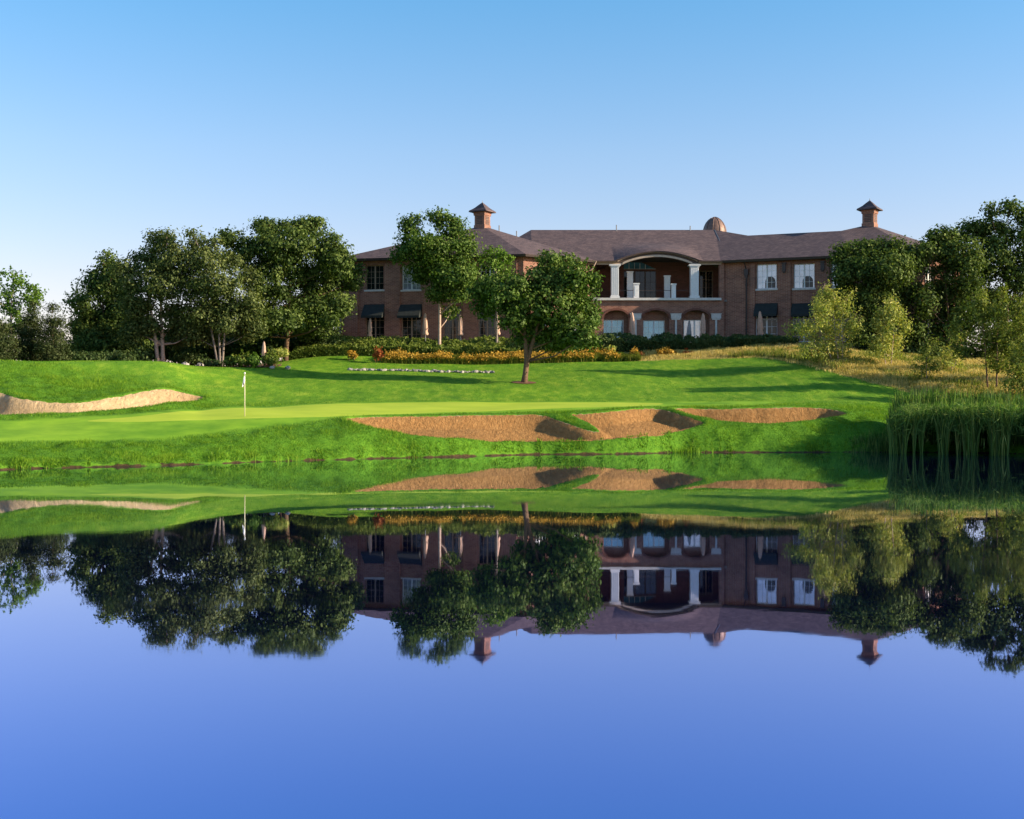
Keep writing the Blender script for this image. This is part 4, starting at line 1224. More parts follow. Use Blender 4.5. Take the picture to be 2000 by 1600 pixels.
# ------------------------------------------------------------------ closed umbrellas
def umbrella_parts(root, H):
    MB().tube([(0, 0, -.1), (0, 0, H * .55)], [.035, .035], 8).build('pole', M['metal'], root)
    MB().lathe(0, 0, [(.24, -.08), (.24, .04), (.10, .07), (.05, .10)], 14).build('base', M['bronze'], root)
    V, Fc = [], []
    n = 24; prof = [(.03, H), (.07, H * .96), (.13, H * .80), (.17, H * .62), (.19, H * .46), (.14, H * .40), (.20, H * .30), (.17, H * .26)]
    for i, (r, z) in enumerate(prof):
        for k in range(n):
            t = 2 * math.pi * k / n
            rr = r * (1 + .22 * math.cos(8 * t + i * .3))
            V.append((rr * math.cos(t), rr * math.sin(t), z + (.04 * math.cos(8 * t) if i == len(prof) - 1 else 0)))
    for i in range(len(prof) - 1):
        for k in range(n):
            Fc.append((i * n + k, i * n + (k + 1) % n, (i + 1) * n + (k + 1) % n, (i + 1) * n + k))
    Fc.append(tuple(range(n)))
    mesh_np('canopy', np.array(V), Fc, M['umbrella'], root, smooth=True)


def copy_tree(o, parent=None):
    c = o.copy(); COL.objects.link(c)
    if parent is not None: c.parent = parent
    for ch in list(o.children): copy_tree(ch, c)
    return c


PATIO = 8.62
um0 = None
for (u, v0, v1, Y, lab) in [
        (515, 667, 712, 99.5, 'closed beige umbrella standing at the edge of the shrub bed'), (722, 622, 668, 113.8, 'closed umbrella left of the first awning'),
        (831, 612, 664, 113.6, 'closed umbrella left of the pale tree trunk'), (900, 615, 664, 113.4, 'closed umbrella right of the pale tree trunk'),
        (972, 612, 664, 113.0, 'closed umbrella half hidden behind the near lawn tree'),
        (1236, 610, 664, 117.5, 'closed umbrella between the first two arched doors'), (1372, 612, 664, 117.5, 'closed umbrella at the third arched door'),
        (1486, 608, 664, 115.0, 'closed umbrella under the right awning')]:
    if um0 is None:
        um0 = empty('closed_umbrella', (0, 0, 0)); umbrella_parts(um0, 2.25); o = um0
    else:
        o = copy_tree(um0)
    x = (u - 1000) / F * Y
    zt = CH - (v0 - HZ) / F * Y
    zb = gz(x, Y)[0] if Y < 105 else max(PATIO, gz(x, Y)[0])
    o.location = (x, Y, zb); s = (zt - zb) / 2.25; o.scale = (max(.9, s), max(.9, s), s)
    o.rotation_euler = (0, .03, rng.uniform(0, 6))
    tag(o, lab, 'umbrella', 'closed umbrellas')

# ------------------------------------------------------------------ clubhouse
club = empty('clubhouse', (8.0, 121.0, 8.6))
tag(club, 'two storey red brick clubhouse with brown hipped roofs and arched balcony', 'clubhouse')
CO = np.array([8.0, 121.0, 8.6])


class Wall:
    """A->B in plan, seen from outside with A on the left"""
    def __init__(s, A, B):
        s.A = np.array(A, float); s.B = np.array(B, float)
        d = s.B - s.A; s.L = np.linalg.norm(d); s.d = d / s.L; s.n = np.array([s.d[1], -s.d[0]])

    def w(s, a, z, o=0.0):
        p = s.A + s.d * a + s.n * o
        return np.array([p[0], p[1], z]) - CO

    def su(s, u, o=0.0):
        k = (u - 1000) / F; A = s.A + s.n * o
        return (k * A[1] - A[0]) / (s.d[0] - k * s.d[1])

    def zv(s, v, a, o=0.0):
        Y = (s.A + s.d * a + s.n * o)[1]
        return CH - (v - HZ) / F * Y

    def box(s, mb, a0, a1, z0, z1, o0, o1):
        return mb.box8([s.w(a0, z0, o1), s.w(a1, z0, o1), s.w(a1, z0, o0), s.w(a0, z0, o0),
                        s.w(a0, z1, o1), s.w(a1, z1, o1), s.w(a1, z1, o0), s.w(a0, z1, o0)])

    def panel(s, mb, outer, holes, o0, o1):
        """flat panel with holes, between offsets o0 (back) and o1 (front)"""
        loops = [outer] + holes
        polys = [[Vector((p[0], p[1], 0)) for p in l] for l in loops]
        tris = tessellate_polygon(polys)
        flat = [p for l in loops for p in l]
        n = len(flat)
        V = [s.w(p[0], p[1], o1) for p in flat] + [s.w(p[0], p[1], o0) for p in flat]
        Fc = []
        for t in tris:
            a, b, c = (flat[i] for i in t)
            ccw = (b[0] - a[0]) * (c[1] - a[1]) - (b[1] - a[1]) * (c[0] - a[0]) > 0
            t = tuple(t) if ccw else tuple(reversed(t))
            Fc.append(t); Fc.append(tuple(i + n for i in reversed(t)))
        base = 0
        for l in loops:
            m = len(l)
            for i in range(m):
                j = (i + 1) % m
                Fc.append((base + i, base + i + n, base + j + n, base + j))
            base += m
        mb.add(V, Fc)
        return mb


def rect(a0, a1, z0, z1): return [(a0, z0), (a1, z0), (a1, z1), (a0, z1)]


def arch(a0, a1, z0, zs, rise, n=12):
    P = [(a0, z0), (a1, z0), (a1, zs)]
    for k in range(1, n):
        t = k / n * math.pi
        P.append(((a0 + a1) / 2 + (a1 - a0) / 2 * math.cos(t), zs + rise * math.sin(t)))
    P.append((a0, zs))
    return P


def window(wl, a0, a1, z0, z1, glass, frame='white', cols=2, rows=4, o=-.28, sill=True, name='window', arch_shape=False):
    mb = MB(); fw = .075
    wl.box(mb, a0, a0 + fw, z0, z1, o - .05, o + .06); wl.box(mb, a1 - fw, a1, z0, z1, o - .05, o + .06)
    wl.box(mb, a0 + fw, a1 - fw, z0, z0 + fw, o - .05, o + .057); wl.box(mb, a0 + fw, a1 - fw, z1 - fw, z1, o - .05, o + .057)
    W_ = a1 - a0 - 2 * fw
    for c in range(1, cols):
        x = a0 + fw + W_ * c / cols
        wl.box(mb, x - .07, x + .07, z0 + fw, z1 - fw, o - .04, o + .05)
    for c in range(cols):
        xa = a0 + fw + W_ * c / cols; xb = xa + W_ / cols
        x = (xa + xb) / 2
        wl.box(mb, x - .014, x + .014, z0 + fw, z1 - fw, o - .02, o + .025)
    for r in range(1, rows):
        z = z0 + fw + (z1 - z0 - 2 * fw) * r / rows
        wl.box(mb, a0 + fw, a1 - fw, z - .013, z + .013, o - .015, o + .02)
    w = mb.build(name, M[frame], club)
    p = MB(); wl.box(p, a0 + .02, a1 - .02, z0 + .02, z1 - .02, o - .03, o - .004); p.build('pane', M[glass], w)
    if sill:
        q_ = MB(); wl.box(q_, a0 - .12, a1 + .12, z0 - .17, z0 - .003, o - .05, .10); q_.build('sill', M['stone'], w)
    return w


def awning(wl, a0, a1, zt, zb, out=1.0, o=0.0):
    mb = MB()
    V = [wl.w(a0, zt, o), wl.w(a1, zt, o), wl.w(a1, zb + .22, o + out), wl.w(a0, zb + .22, o + out), wl.w(a0, zb, o + out), wl.w(a1, zb, o + out),
         wl.w(a0, zb + .18, o), wl.w(a1, zb + .18, o)]
    mb.add(V, [(0, 3, 2, 1), (3, 4, 5, 2), (0, 6, 3), (1, 2, 7), (6, 4, 3), (7, 2, 5)])
    w = mb.build('awning', M['awning'], club)
    md = w.modifiers.new('thick', 'SOLIDIFY'); md.thickness = .03
    return w


def offset_line(P, d):
    """shift a polyline's segments inward (to the back) by d and rejoin"""
    segs = []
    for a, b in zip(P[:-1], P[1:]):
        a, b = np.array(a, float), np.array(b, float); t = (b - a) / np.linalg.norm(b - a); n = np.array([t[1], -t[0]])
        segs.append((a - n * d, t))
    out = [segs[0][0]]
    for (p, t), (q_, s) in zip(segs[:-1], segs[1:]):
        A = np.array([t, -s]).T; k = np.linalg.solve(A, q_ - p); out.append(p + t * k[0])
    b = np.array(P[-1], float); t = segs[-1][1]; n = np.array([t[1], -t[0]]); out.append(b - n * d)
    return out


ZE, GZ0 = 16.92, 8.2
# eaves outlines (plan)
LE = [(-19.5, 131.5), (-17.4, 119.6), (1.25, 115.3), (8.29, 120.6), (9.6, 127), (8, 135)]
RE_A = np.array([20.67, 120.6]); RD = np.array([math.cos(math.radians(21.5)), -math.sin(math.radians(21.5))]); RN = np.array([-RD[1], RD[0]])
RE = [tuple(RE_A), tuple(RE_A + RD * 18.4), (44.2, 118.4), (46.5, 128), (38, 135)]
lw = offset_line(LE, .75); rw = offset_line(RE, .75)

# ---- left wing
wl0, wl1, wl2, wl3 = Wall(lw[0], lw[1]), Wall(lw[1], lw[2]), Wall(lw[2], lw[3]), Wall(lw[3], lw[4])
front_up = [(714, 749, 518, 566), (785, 821, 518, 566), (866, 902, 517, 566), (938, 974, 516, 566)]
front_dn = [(714, 750, 597, 668), (784, 822, 597, 668), (866, 900, 597, 668), (934, 968, 597, 668)]


def wing_wall(wl, ups, dns, zt=ZE - .02):
    holes = []; pos = []
    for lst in (ups, dns):
        for (u0, u1, v0, v1) in lst:
            a0, a1 = wl.su(u0), wl.su(u1)
            am = (a0 + a1) / 2
            z1, z0 = wl.zv(v0, am), max(wl.zv(v1, am), 8.75)
            holes.append(rect(a0, a1, z0, z1)); pos.append((a0, a1, z0, z1))
    mb = MB(); wl.panel(mb, rect(0, wl.L, GZ0, zt), holes, -.42, 0)
    mb.build('wall', M['brick'], club)
    return pos


pos = wing_wall(wl1, front_up, front_dn)
for i, (a0, a1, z0, z1) in enumerate(pos):
    if i < 4: window(wl1, a0, a1, z0, z1, 'glass_pale' if i in (1,) else 'glass_dark', 'white' if i else 'fascia')
    else:
        window(wl1, a0, a1, z0, z1, 'glass_dark', 'fascia', rows=5, sill=False, name='door')
        if i in (4, 5): awning(wl1, a0 - .12, a1 + .12, z1 + .12, z1 - 1.25, 1.0, .004)
# brick piers between the windows
mb = MB()
for (u0, u1) in [(668, 700), (752, 782), (826, 862), (905, 932), (978, 1010)]:
    wl1.box(mb, wl1.su(u0), wl1.su(u1), GZ0, ZE - .35, -.01, .16)
mb.build('pier', M['brick'], club)
ch_pos = []
mb = MB(); Lc = wl2.L
hol = [rect(1.3, 2.9, 9.0, 11.4), rect(1.3, 2.9, 13.4, 16.0), rect(5.4, 7.0, 13.4, 16.0), rect(5.4, 7.0, 9.0, 11.4)]
wl2.panel(mb, rect(0, Lc, GZ0, ZE - .02), hol, -.42, 0); mb.build('wall', M['brick'], club)
for h_ in hol: window(wl2, h_[0][0], h_[1][0], h_[0][1], h_[2][1], 'glass_dark', 'white')
for wl in (wl0, wl3):
    mb = MB(); wl.panel(mb, rect(0, wl.L, GZ0, ZE - .02), [], -.42, 0); mb.build('wall', M['brick'], club)

# ---- right wing
wr1, wr2, wr3 = Wall(rw[0], rw[1]), Wall(rw[1], rw[2]), Wall(rw[2], rw[3])
r_up = [(1478, 1517, 516, 564), (1550, 1591, 515, 563), (1624, 1664, 514, 562), (1700, 1742, 512, 562)]
r_dn = [(1476, 1518, 594, 668), (1548, 1591, 594, 668), (1624, 1664, 594, 668), (1700, 1742, 594, 668)]
pos = wing_wall(wr1, r_up, r_dn)
for i, (a0, a1, z0, z1) in enumerate(pos):
    if i < 4:
        w = window(wr1, a0, a1, z0, z1, 'glass_pale')
        # dark arched reflection, painted as a panel in the lower right of each window
        m2 = MB(); mid = a0 + (a1 - a0) * .66
        wr1.panel(m2, arch(mid - .50, mid + .50, z0 + .09, z0 + .66, .55), [], -.285, -.279)
        m2.build('arch_reflection', M['glass_dark'], w)
    else:
        window(wr1, a0, a1, z0, z1, 'glass_dark', 'white', rows=5, sill=False, name='door')
        awning(wr1, a0 - .05, a1 + .05, z1 + .08, z1 - 1.25, .95, .004)
mb = MB()
for (u0, u1) in [(1520, 1545), (1594, 1620), (1668, 1696)]:
    wr1.box(mb, wr1.su(u0), wr1.su(u1), GZ0, ZE - .3, -.01, .17)
wr1.box(mb, wr1.su(1466), wr1.su(1475), GZ0, ZE - .3, -.01, .17)
mb.build('pier', M['brick'], club)
mb = MB()
hol = [rect(1.4, 3.0, 9.0, 11.4), rect(1.4, 3.0, 13.4, 16.0), rect(4.6, 6.2, 13.4, 16.0), rect(4.6, 6.2, 9.0, 11.4)]
wr2.panel(mb, rect(0, wr2.L, GZ0, ZE - .02), hol, -.42, 0); mb.build('wall', M['brick'], club)
for h_ in hol: window(wr2, h_[0][0], h_[1][0], h_[0][1], h_[2][1], 'glass_dark', 'white')
mb = MB(); wr3.panel(mb, rect(0, wr3.L, GZ0, ZE - .02), [], -.42, 0); mb.build('wall', M['brick'], club)
# downpipe with hopper, wall brackets
a = wr1.su(1458)
mb = MB(); p_ = [wr1.w(a, z, .11) for z in (GZ0, 12, 15.9)]
mb.tube(p_, [.075] * 3, 8)
wr1.box(mb, a - .2, a + .2, 15.55, 16.15, .003, .32); wr1.box(mb, a - .13, a + .13, 15.3, 15.55, .003, .24)
mb.tube([wr1.w(a, 16.15, .15), wr1.w(a - .1, 16.6, .45), wr1.w(a - .15, 16.85, .7)], [.06] * 3, 6)
for z in (10.2, 12.6, 14.6): wr1.box(mb, a - .12, a + .12, z, z + .06, .002, .2)
mb.build('downpipe', M['bronze'], club)
for u in (1532, 1607, 1682):
    a = wr1.su(u); mb = MB()
    wr1.box(mb, a - .17, a + .17, 15.75, 16.5, .172, .40); wr1.box(mb, a - .24, a + .24, 16.5, 16.6, .172, .5)
    wr1.box(mb, a - .1, a + .1, 15.6, 15.75, .172, .3)
    mb.build('eave_bracket', M['bronze'], club)

# ---- middle block: arcade below, balcony loggia above
YM = 121.0
wm = Wall((lw[3][0] - .2, YM), (20.9, YM))
A0 = lambda u: wm.su(u)
holes = []; arches = [(1179, 1228), (1255, 1307), (1333, 1386)]
for (u0, u1) in arches:
    a0, a1 = A0(u0), A0(u1); zs = wm.zv(622, a0); holes.append(arch(a0, a1, 8.6, zs, wm.zv(606, a0) - zs, 14))
zr = wm.zv(587, 0)                                   # top of brick below the coping
mb = MB(); wm.panel(mb, rect(0, wm.L, GZ0, zr), holes, -.45, 0); mb.build('wall', M['brick'], club)
# raised arch bands
mb = MB()
for (u0, u1) in arches:
    a0, a1 = A0(u0), A0(u1); zs = wm.zv(622, a0); ri = wm.zv(606, a0) - zs
    c, r = (a0 + a1) / 2, (a1 - a0) / 2
    inner = [(c + r * math.cos(t), zs + ri * math.sin(t)) for t in np.linspace(0, math.pi, 17)]
    outer = [(c + (r + .20) * math.cos(t), zs + (ri + .20) * math.sin(t)) for t in np.linspace(math.pi, 0, 17)]
    wm.panel(mb, inner + outer, [], -.02, .07)
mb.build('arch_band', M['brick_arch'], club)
# white capitals with thin pilasters under them
for (u0, u1) in [(1231, 1252), (1310, 1330), (1389, 1408)]:
    a0, a1 = A0(u0), A0(u1); mb = MB(); z1, z0 = wm.zv(614, a0), wm.zv(625, a0)
    wm.box(mb, a0, a1, z0 + .14, z1, .003, .18); wm.box(mb, a0 + .08, a1 - .08, z0, z0 + .14, .003, .13)
    wm.box(mb, a0 - .04, a1 + .04, z1, z1 + .07, .003, .22)
    c = (a0 + a1) / 2
    wm.box(mb, c - .09, c + .09, GZ0, z0, .003, .10)
    mb.build('capital', M['stone'], club)
# door wall behind the arcade
wd = Wall((lw[3][0] - .3, YM + 1.0), (21.3, YM + 1.0))
doors = [(1172, 1218, 625), (1256, 1298, 626), (1335, 1378, 625)]
hol = []; dp = []
for (u0, u1, v) in doors:
    a0, a1 = wd.su(u0), wd.su(u1); z1 = wd.zv(v, a0); hol.append(rect(a0, a1, 8.7, z1)); dp.append((a0, a1, 8.7, z1))
mb = MB(); wd.panel(mb, rect(0, wd.L, GZ0, 13.0), hol, -.3, 0); mb.build('wall', M['brick'], club)
for (a0, a1, z0, z1), g in zip(dp, ['glass_blue', 'glass_blue', 'glass_pale']): window(wd, a0, a1, z0, z1, g, 'white', rows=4, sill=False, name='door', o=-.12)
# balcony floor, ceiling, back wall
mb = MB(); mb.box(*[wm.A[0] + .05 - CO[0], 21.2 - CO[0], YM - .30 + .4 - CO[1], YM + 6.2 - CO[1], 13.02 - CO[2], 13.2 - CO[2]])
mb.build('balcony_floor', M['paving'], club)
wb = Wall((lw[3][0] - .3, YM + 5.2), (22.0, YM + 5.2))
fan_a0, fan_a1 = wb.su(1218), wb.su(1282)
zf0, zf1 = wb.zv(526, 0), wb.zv(512, 0)
zd1 = wb.zv(529, 0)
hol = [rect(fan_a0, fan_a1, 13.22, zd1), [(fan_a0, zf0), (fan_a1, zf0), (fan_a1 - .5, zf0 + .25), (fan_a0 + (fan_a1 - fan_a0) * .55, zf1 - .05), (fan_a0 + .5, zf1), (fan_a0, zf1)],
       rect(wb.su(1366), wb.su(1392), 13.22, zd1)]
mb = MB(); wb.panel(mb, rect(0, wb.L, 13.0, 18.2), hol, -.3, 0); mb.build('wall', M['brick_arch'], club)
window(wb, fan_a0, fan_a1, 13.22, zd1, 'glass_dark', 'brown', cols=3, rows=3, sill=False, name='door', o=-.1)
window(wb, wb.su(1366), wb.su(1392), 13.22, zd1, 'glass_dark', 'fascia', cols=2, rows=4, sill=False, name='door', o=-.1)
mb = MB(); wb.panel(mb, [(p[0] * 1.0, p[1]) for p in hol[1]], [], -.14, -.10); fw_ = mb.build('fanlight', M['glass_blue'], club)
mb = MB()
for k in range(1, 5):
    a = fan_a0 + (fan_a1 - fan_a0) * k / 6; wb.box(mb, a - .03, a + .03, zf0 + .01, zf1 - .06 - .08 * max(0, k - 2), -.097, -.06)
wb.box(mb, fan_a0, fan_a1, zf0 - .05, zf0 + .04, -.097, -.05)
mb.build('glazing_bar', M['white'], fw_)
mb = MB(); mb.box(wm.A[0] - CO[0], 21.2 - CO[0], YM + 1.5 - CO[1], YM + 5.6 - CO[1], 17.5 - CO[2], 17.58 - CO[2]); mb.build('balcony_ceiling', M['interior'], club)
# balustrade coping
mb = MB(); wm.box(mb, 0, A0(1408), zr + .002, zr + .24, -.66, .30); mb.build('coping', M['stone'], club)
zc = zr + .242
zcap = wm.zv(517, 0)
for (u0, u1) in [(1192, 1210), (1347, 1366)]:
    a0, a1 = A0(u0), A0(u1); mb = MB()
    wm.box(mb, a0 + .08, a1 - .08, zc + .2, zcap - .25, -.55, .12)
    for k in range(4):                               # raised flutes on the faces
        f0 = a0 + .14 + k * (a1 - a0 - .34) / 3
        wm.box(mb, f0, f0 + .07, zc + .3, zcap - .35, .12, .15)
    wm.box(mb, a0, a1, zc, zc + .2, -.62, .20)
    wm.box(mb, a0 + .02, a1 - .02, zcap - .25, zcap - .12, -.6, .18); wm.box(mb, a0 - .1, a1 + .1, zcap - .12, zcap, -.65, .25)
    mb.build('column', M['white'], club)
for (u0, u1, v, yo) in [(1224, 1237, 530, -2.4), (1237, 1249, 553, -.1), (1297, 1310, 538, -2.4), (1311, 1321, 554, -.1)]:
    wq = Wall(wm.A + np.array([0, -yo]) * 1.0, wm.B + np.array([0, -yo]))
    a0, a1 = wq.su(u0), wq.su(u1); zt = wq.zv(v, a0); z0_ = zc if yo > -1 else 13.22; mb = MB()
    wq.box(mb, a0 + .04, a1 - .04, z0_, zt - .12, -.42, -.02); wq.box(mb, a0 - .02, a1 + .02, zt - .12, zt, -.48, .04)
    wq.box(mb, a0 + .14, a1 - .14, z0_ + .2, zt - .3, -.02, .0)
    mb.build('balcony_post', M['white'], club)
# railing bars between the posts
mb = MB()
wm.box(mb, A0(1211), A0(1346), zc + .75, zc + .80, -.4, -.35)
mb.build('railing', M['bronze'], club)
# arched entablature
a_l, a_r = A0(1206), A0(1362); a_c = (a_l + a_r) / 2
zi0, zi1 = zcap + .003, wm.zv(502, a_c)
zo0, zo1 = wm.zv(509, 0), wm.zv(491, a_c)


def cur(a, z0, z1, w): return z0 + (z1 - z0) * max(0.0, math.cos(min(1, abs(a - a_c) / w) * math.pi / 2)) ** .8


hw_i = (A0(1347) - A0(1211)) / 2; hw_o = (a_r - a_l) / 2
xs = np.linspace(a_c - hw_i, a_c + hw_i, 33)
inner = [(x, cur(x, zi0, zi1, hw_i)) for x in xs]
xo = np.linspace(a_c + hw_o, a_c - hw_o, 33)
outerc = [(x, cur(x, zo0, zo1, hw_o)) for x in xo]
# panel: left end, lower edge with the arch, right end, upper arch
poly = [(0, zi0)] + inner + [(A0(1409), zi0), (A0(1409), zo0)] + outerc + [(0, zo0)]
mb = MB(); wm.panel(mb, poly, [], -.6, -.02); mb.build('entablature', M['brown'], club)
mb = MB()
low = [(x, z + .0) for x, z in inner]; lup = [(x, z + .2) for x, z in reversed(inner)]
wm.panel(mb, low + lup, [], -.018, .10)
om = [(x, z - .14) for x, z in outerc]; wm.panel(mb, list(reversed(outerc)) + om, [], -.018, .16)
wm.box(mb, 0, inner[0][0] - .002, zi0, zi0 + .13, -.018, .06); wm.box(mb, inner[-1][0] + .002, A0(1409), zi0, zi0 + .13, -.018, .06)
mb.build('arch_trim', M['trim_tan'], club)
# pier at the right end of the loggia
mb = MB(); wm.box(mb, A0(1405), wm.L, zr, ZE - .05, -.6, -.003); mb.build('wall', M['brick'], club)


# ---- roofs
def poly_roof(eaves, apex_ring, name='roof'):
    """eaves: 3D points; each has an apex index"""


def roof_mesh(V, Fc, thick=.18, name='roof'):
    o = mesh_np(name, np.array(V) - CO, Fc, M['shingle'], club)
    md = o.modifiers.new('thick', 'SOLIDIFY'); md.thickness = thick; md.offset = -1
    return o


# left pavilion
apL = np.array([-3.0, 124.6, 21.0])
E = [np.array([p[0], p[1], ZE + .12]) for p in LE] + [np.array([-15, 137, ZE + .12])]
V = E + [apL]
roof_mesh(V, [(i, (i + 1) % len(E), len(E)) for i in range(len(E))])
# middle roof with the raised eyebrow over the balcony
ridge_y, ridge_z = 129.2, 21.25
nx, nt_ = 61, 15
V, Fc = [], []
eye_y = YM - .36
xr0, xr1 = 2.0, 21.3
for i in range(nx):
    for j in range(nt_):
        s = i / (nx - 1); t = j / (nt_ - 1)
        xa = xr0 + (xr1 - xr0) * s; xb = xr0 + (xr1 - xr0) * s
        y = eye_y + (ridge_y - eye_y) * t
        z = ZE + .10 + (ridge_z - ZE - .10) * t
        a_ = xa - wm.A[0]
        bump = (zo1 - zo0 + .05) * max(0.0, math.cos(min(1, abs(a_ - a_c) / (hw_o * 1.08)) * math.pi / 2)) ** .9
        z += bump * (1 - sstep(0, .62, t)) 
        V.append((xa, y, z))
for i in range(nx - 1):
    for j in range(nt_ - 1):
        Fc.append((i * nt_ + j, (i + 1) * nt_ + j, (i + 1) * nt_ + j + 1, i * nt_ + j + 1))
b = len(V)
V += [(xr0, ridge_y, ridge_z), (xr1, ridge_y, ridge_z), (xr1, 138, ZE), (xr0, 138, ZE), (-4, 138, ZE), (-4, 124, ZE + .2), (24.2, 126.2, 20.25), (xr0, eye_y, ZE + .1), (xr1, eye_y, ZE + .1), (24.5, 138, ZE)]
Fc += [(b, b + 1, b + 2, b + 3), (b + 7, b, b + 5), (b, b + 4, b + 5), (b, b + 3, b + 4), (b + 8, b + 6, b + 1), (b + 6, b + 9, b + 1), (b + 9, b + 2, b + 1)]
roof_mesh(V, Fc, .14)
# right wing and pavilion
R3 = lambda p, z: np.array([p[0], p[1], z])
zE = ZE + .12
E0 = R3(RE_A - RD * 1.6, zE); E1 = R3(RE_A + RD * 12, zE); R1 = R3(RE[1], zE); R2 = R3(RE[2], zE); R3_ = R3(RE[3], zE); R4 = R3(RE[4], zE)
K0 = R3(RE_A - RD * 1.6 + RN * 6.2, 20.2); K1 = R3(RE_A + RD * 10.6 + RN * 6.2, 20.2)
Eb1 = R3(RE_A + RD * 10.6 + RN * 12.4, zE); Eb0 = R3(RE_A - RD * 1.6 + RN * 12.4, zE)
apR = np.array([35.9, 123.3, 20.95])
V = [E0, E1, R1, R2, R3_, R4, Eb1, Eb0, K0, K1, apR]
roof_mesh(V, [(0, 1, 9, 8), (1, 10, 9), (1, 2, 10), (2, 3, 10), (3, 4, 10), (4, 5, 10), (5, 6, 10), (6, 9, 10), (6, 7, 8, 9), (0, 8, 7)])
# eaves: gutter boards and soffits
def eaves(line, inner_line):
    mb = MB(); mg = MB()
    for (a, b_), (c, d) in zip(zip(line[:-1], line[1:]), zip(inner_line[:-1], inner_line[1:])):
        w_ = Wall(a, b_)
        mg.box8([w_.w(0, ZE - .12, .04), w_.w(w_.L, ZE - .12, .04), w_.w(w_.L, ZE - .12, -.06), w_.w(0, ZE - .12, -.06),
                 w_.w(0, ZE + .08, .09), w_.w(w_.L, ZE + .08, .09), w_.w(w_.L, ZE + .08, -.06), w_.w(0, ZE + .08, -.06)])
        q4 = [np.array([p[0], p[1], ZE - .08]) - CO for p in (a, b_, d, c)]
        q5 = [p + np.array([0, 0, .05]) for p in q4]
        mb.box8(q4 + q5)
    mg.build('gutter', M['bronze'], club); mb.build('soffit', M['soffit'], club)


eaves(LE[:5], lw[:5]); eaves(RE[:4], rw[:4])
mb = MB()
for (u0, u1) in [(1164, 1204), (1364, 1411)]:
    mb.box8([wm.w(A0(u0), ZE - .1, .30), wm.w(A0(u1), ZE - .1, .30), wm.w(A0(u1), ZE - .1, -.1), wm.w(A0(u0), ZE - .1, -.1),
             wm.w(A0(u0), ZE + .02, .40), wm.w(A0(u1), ZE + .02, .40), wm.w(A0(u1), ZE + .02, -.1), wm.w(A0(u0), ZE + .02, -.1)])
mb.build('gutter', M['fascia'], club)
# corner downpipe at the inner corner of the left wing
mb = MB(); mb.tube([np.array([8.25, 120.45, ZE]) - CO, np.array([7.9, 120.3, 16.2]) - CO, np.array([7.2, 120.2, 15.6]) - CO, np.array([7.15, 120.2, 9]) - CO], [.07] * 4, 7)
mb.build('downpipe', M['fascia'], club)
# vent pipes on the roofs
for (u, v, Y) in [(1009, 458, 124.0), (975, 447, 125.4), (1204, 446, 129), (1348, 448, 129)]:
    p = pt(u, v, Y) - CO; mb = MB(); mb.tube([p - np.array([0, 0, .5]), p + np.array([0, 0, .35])], [.06, .06], 7); mb.build('vent_pipe', M['metal'], club)
# valley flashing
mb = MB(); mb.tube([np.array([21.3, eye_y + .1, ZE + .17]) - CO, np.array([21.3, ridge_y, ridge_z + .02]) - CO], [.035, .035], 6)
mb.build('valley_flashing', M['metal'], club)


# ---- cupolas
def cupola(c, rot):
    z0 = c[2] - .9
    k_ = .80
    R = lambda x, y: (c[0] + x * math.cos(rot) - y * math.sin(rot) - CO[0], c[1] + x * math.sin(rot) + y * math.cos(rot) - CO[1])
    def sq(mb, s0, za, s1, zb):
        P = [(*R(x * s0 * k_, y * s0 * k_), za - CO[2]) for x, y in ((-1, -1), (1, -1), (1, 1), (-1, 1))] + [(*R(x * s1 * k_, y * s1 * k_), zb - CO[2]) for x, y in ((-1, -1), (1, -1), (1, 1), (-1, 1))]
        mb.box8(P)
    mb = MB(); sq(mb, .72, z0, .72, c[2] + 1.62); sq(mb, .80, c[2] + 1.25, .86, c[2] + 1.62)
    sq(mb, .79, z0, .79, c[2] + .28)
    body = mb.build('cupola', M['brick'], club)
    mb = MB()
    prof = [(1.28, 1.60), (1.24, 1.74), (.98, 1.88), (.70, 2.06), (.38, 2.34), (.03, 2.62)]
    for (s0, za), (s1, zb) in zip(prof[:-1], prof[1:]): sq(mb, s0, c[2] + za, s1, c[2] + zb)
    mb.build('cupola_roof', M['shingle'], body)
    mb = MB()
    for sx in (-1, 1):
        for k in range(5):
            z = c[2] + .38 + k * .17
            P = []
            for zz_ in (z, z + .1):
                for (x, y) in ((-.34, .578), (.34, .578), (.34, .605), (-.34, .605)): P.append((*R(x, -y), zz_ - CO[2]))
            if sx > 0: mb.box8(P)
            else:
                P = []
                for zz_ in (z, z + .1):
                    for (x, y) in ((.578, -.34), (.605, -.34), (.605, .34), (.578, .34)): P.append((*R(x, y), zz_ - CO[2]))
                mb.box8(P)
    mb.build('louvre', M['brown'], body)
    mb = MB(); p = np.array([c[0], c[1], c[2] + 2.62]) - CO; mb.tube([p - [0, 0, .1], p + [0, 0, .22]], [.05, .01], 6); mb.build('finial', M['bronze'], body)


cupola(apL + np.array([0, 0, -.25]), math.radians(-30))
cupola(apR + np.array([0, 0, -.2]), math.radians(-34))
# copper dome behind the main ridge
c = pt(1396, 450, 131.5)
mb = MB()
prof = [(1.26, -1.4), (1.22, .0), (1.12, .38), (.94, .76), (.69, 1.07), (.40, 1.29), (.14, 1.40), (.02, 1.42)]
mb.lathe(c[0] - CO[0], c[1] - CO[1], [(r, c[2] + z - CO[2]) for r, z in prof], 20)
dm = mb.build('dome', M['copper'], club, smooth=True)
mb = MB()
for k in range(10):
    t = 2 * math.pi * k / 10
    mb.tube([(c[0] + (r + .015) * math.cos(t) - CO[0], c[1] + (r + .015) * math.sin(t) - CO[1], c[2] + z - CO[2]) for r, z in prof], [.03] * len(prof), 4)
mb.build('seam', M['copper'], dm)

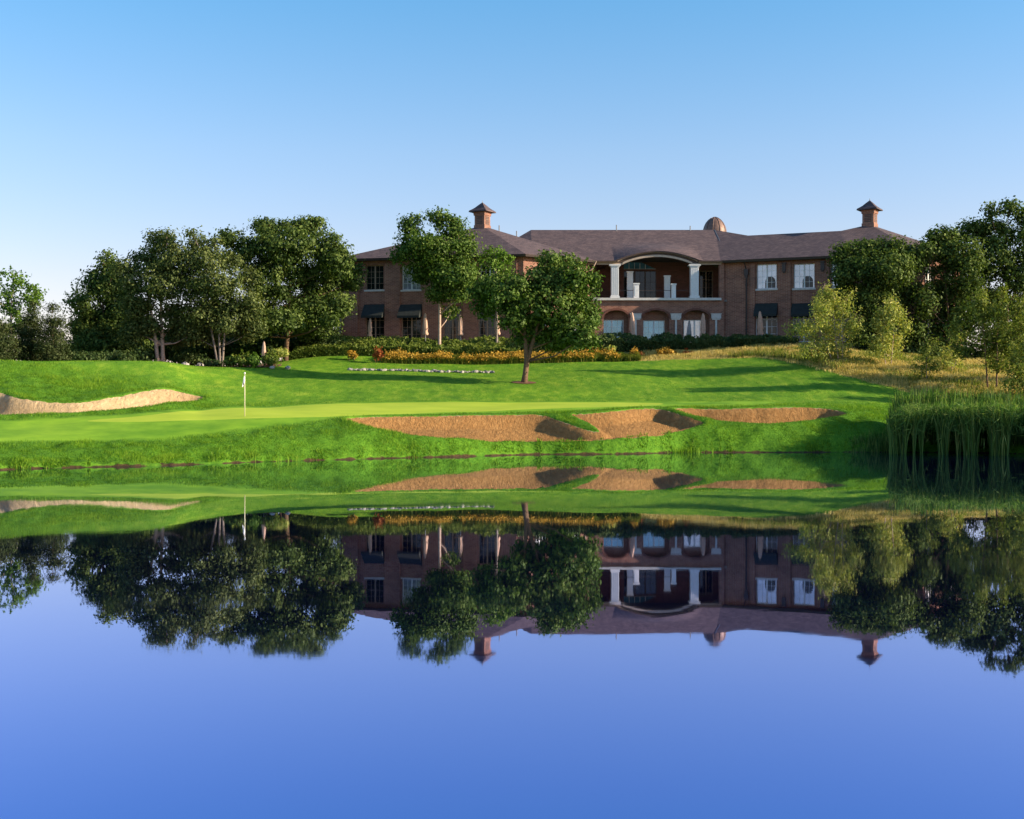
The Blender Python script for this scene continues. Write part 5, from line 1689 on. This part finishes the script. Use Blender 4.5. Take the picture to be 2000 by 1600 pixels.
# patio
P = [(-22, 114.6), (2, 113.2), (9, 115), (30, 115.4), (35.5, 114.6), (37, 118), (37, 136), (-22, 136)]
mb = MB(); n = len(P)
mb.add([(p[0], p[1], PATIO) for p in P] + [(p[0], p[1], PATIO - 1.2) for p in P],
       [tuple(range(n))] + [(i, i + n, (i + 1) % n + n, (i + 1) % n) for i in range(n)])
tag(mb.build('patio', M['paving']), 'paved terrace round the foot of the clubhouse', kind='structure')

# ------------------------------------------------------------------ sky, sun, camera
SUN_EL, SUN_AZ = math.radians(18.5), math.radians(-10.5)      # azimuth measured from +X towards +Y
wd_ = bpy.data.worlds.new('World'); scene.world = wd_; wd_.use_nodes = True
nt = wd_.node_tree; nt.nodes.clear()
o = nt.nodes.new('ShaderNodeOutputWorld'); bg = nt.nodes.new('ShaderNodeBackground'); sk = nt.nodes.new('ShaderNodeTexSky')
sk.sky_type = 'NISHITA'; sk.sun_disc = False; sk.sun_elevation = SUN_EL
sk.sun_rotation = math.pi / 2 - SUN_AZ
sk.altitude = 100; sk.air_density = 1.0; sk.dust_density = .6; sk.ozone_density = 2.0
bg.inputs['Strength'].default_value = .105
tc = nt.nodes.new('ShaderNodeTexCoord'); sx = nt.nodes.new('ShaderNodeSeparateXYZ'); nt.links.new(tc.outputs['Generated'], sx.inputs[0])
rp = ramp(nt, [(0.0, (1.24, .90, .95)), (.10, (1.15, .93, .99)), (.20, (.99, 1.02, 1.11)), (.32, (.64, 1.07, 1.24)), (.7, (.55, .9, 1.1))])
nt.links.new(sx.outputs[2], rp.inputs[0])
nt.links.new(mixrgb(nt, 1.0, sk.outputs[0], rp.outputs[0], 'MULTIPLY'), bg.inputs[0]); nt.links.new(bg.outputs[0], o.inputs[0])
sd = bpy.data.lights.new('sun', 'SUN'); sd.energy = 5.0; sd.angle = math.radians(.5); sd.color = (1.0, .83, .60)
so = bpy.data.objects.new('sun', sd); link(so)
to_sun = Vector((math.cos(SUN_EL) * math.cos(SUN_AZ), math.cos(SUN_EL) * math.sin(SUN_AZ), math.sin(SUN_EL)))
so.rotation_euler = to_sun.to_track_quat('Z', 'Y').to_euler()
so.location = (60, 60, 60)

cam = bpy.data.cameras.new('camera'); co_ = bpy.data.objects.new('camera', cam); link(co_)
cam.sensor_width = 36; cam.lens = 36 * F / 2000; cam.clip_end = 9000; cam.clip_start = .1
cam.shift_y = -9 / 2000
co_.location = (0, 0, CH); co_.rotation_euler = (math.radians(90), 0, 0)
scene.camera = co_
vs = scene.view_settings
vs.view_transform = 'Standard'; vs.look = 'None'; vs.exposure = 0.95; vs.gamma = 1
scene.cycles.max_bounces = 6; scene.cycles.diffuse_bounces = 2; scene.cycles.glossy_bounces = 3; scene.cycles.transmission_bounces = 4
scene.cycles.transparent_max_bounces = 4
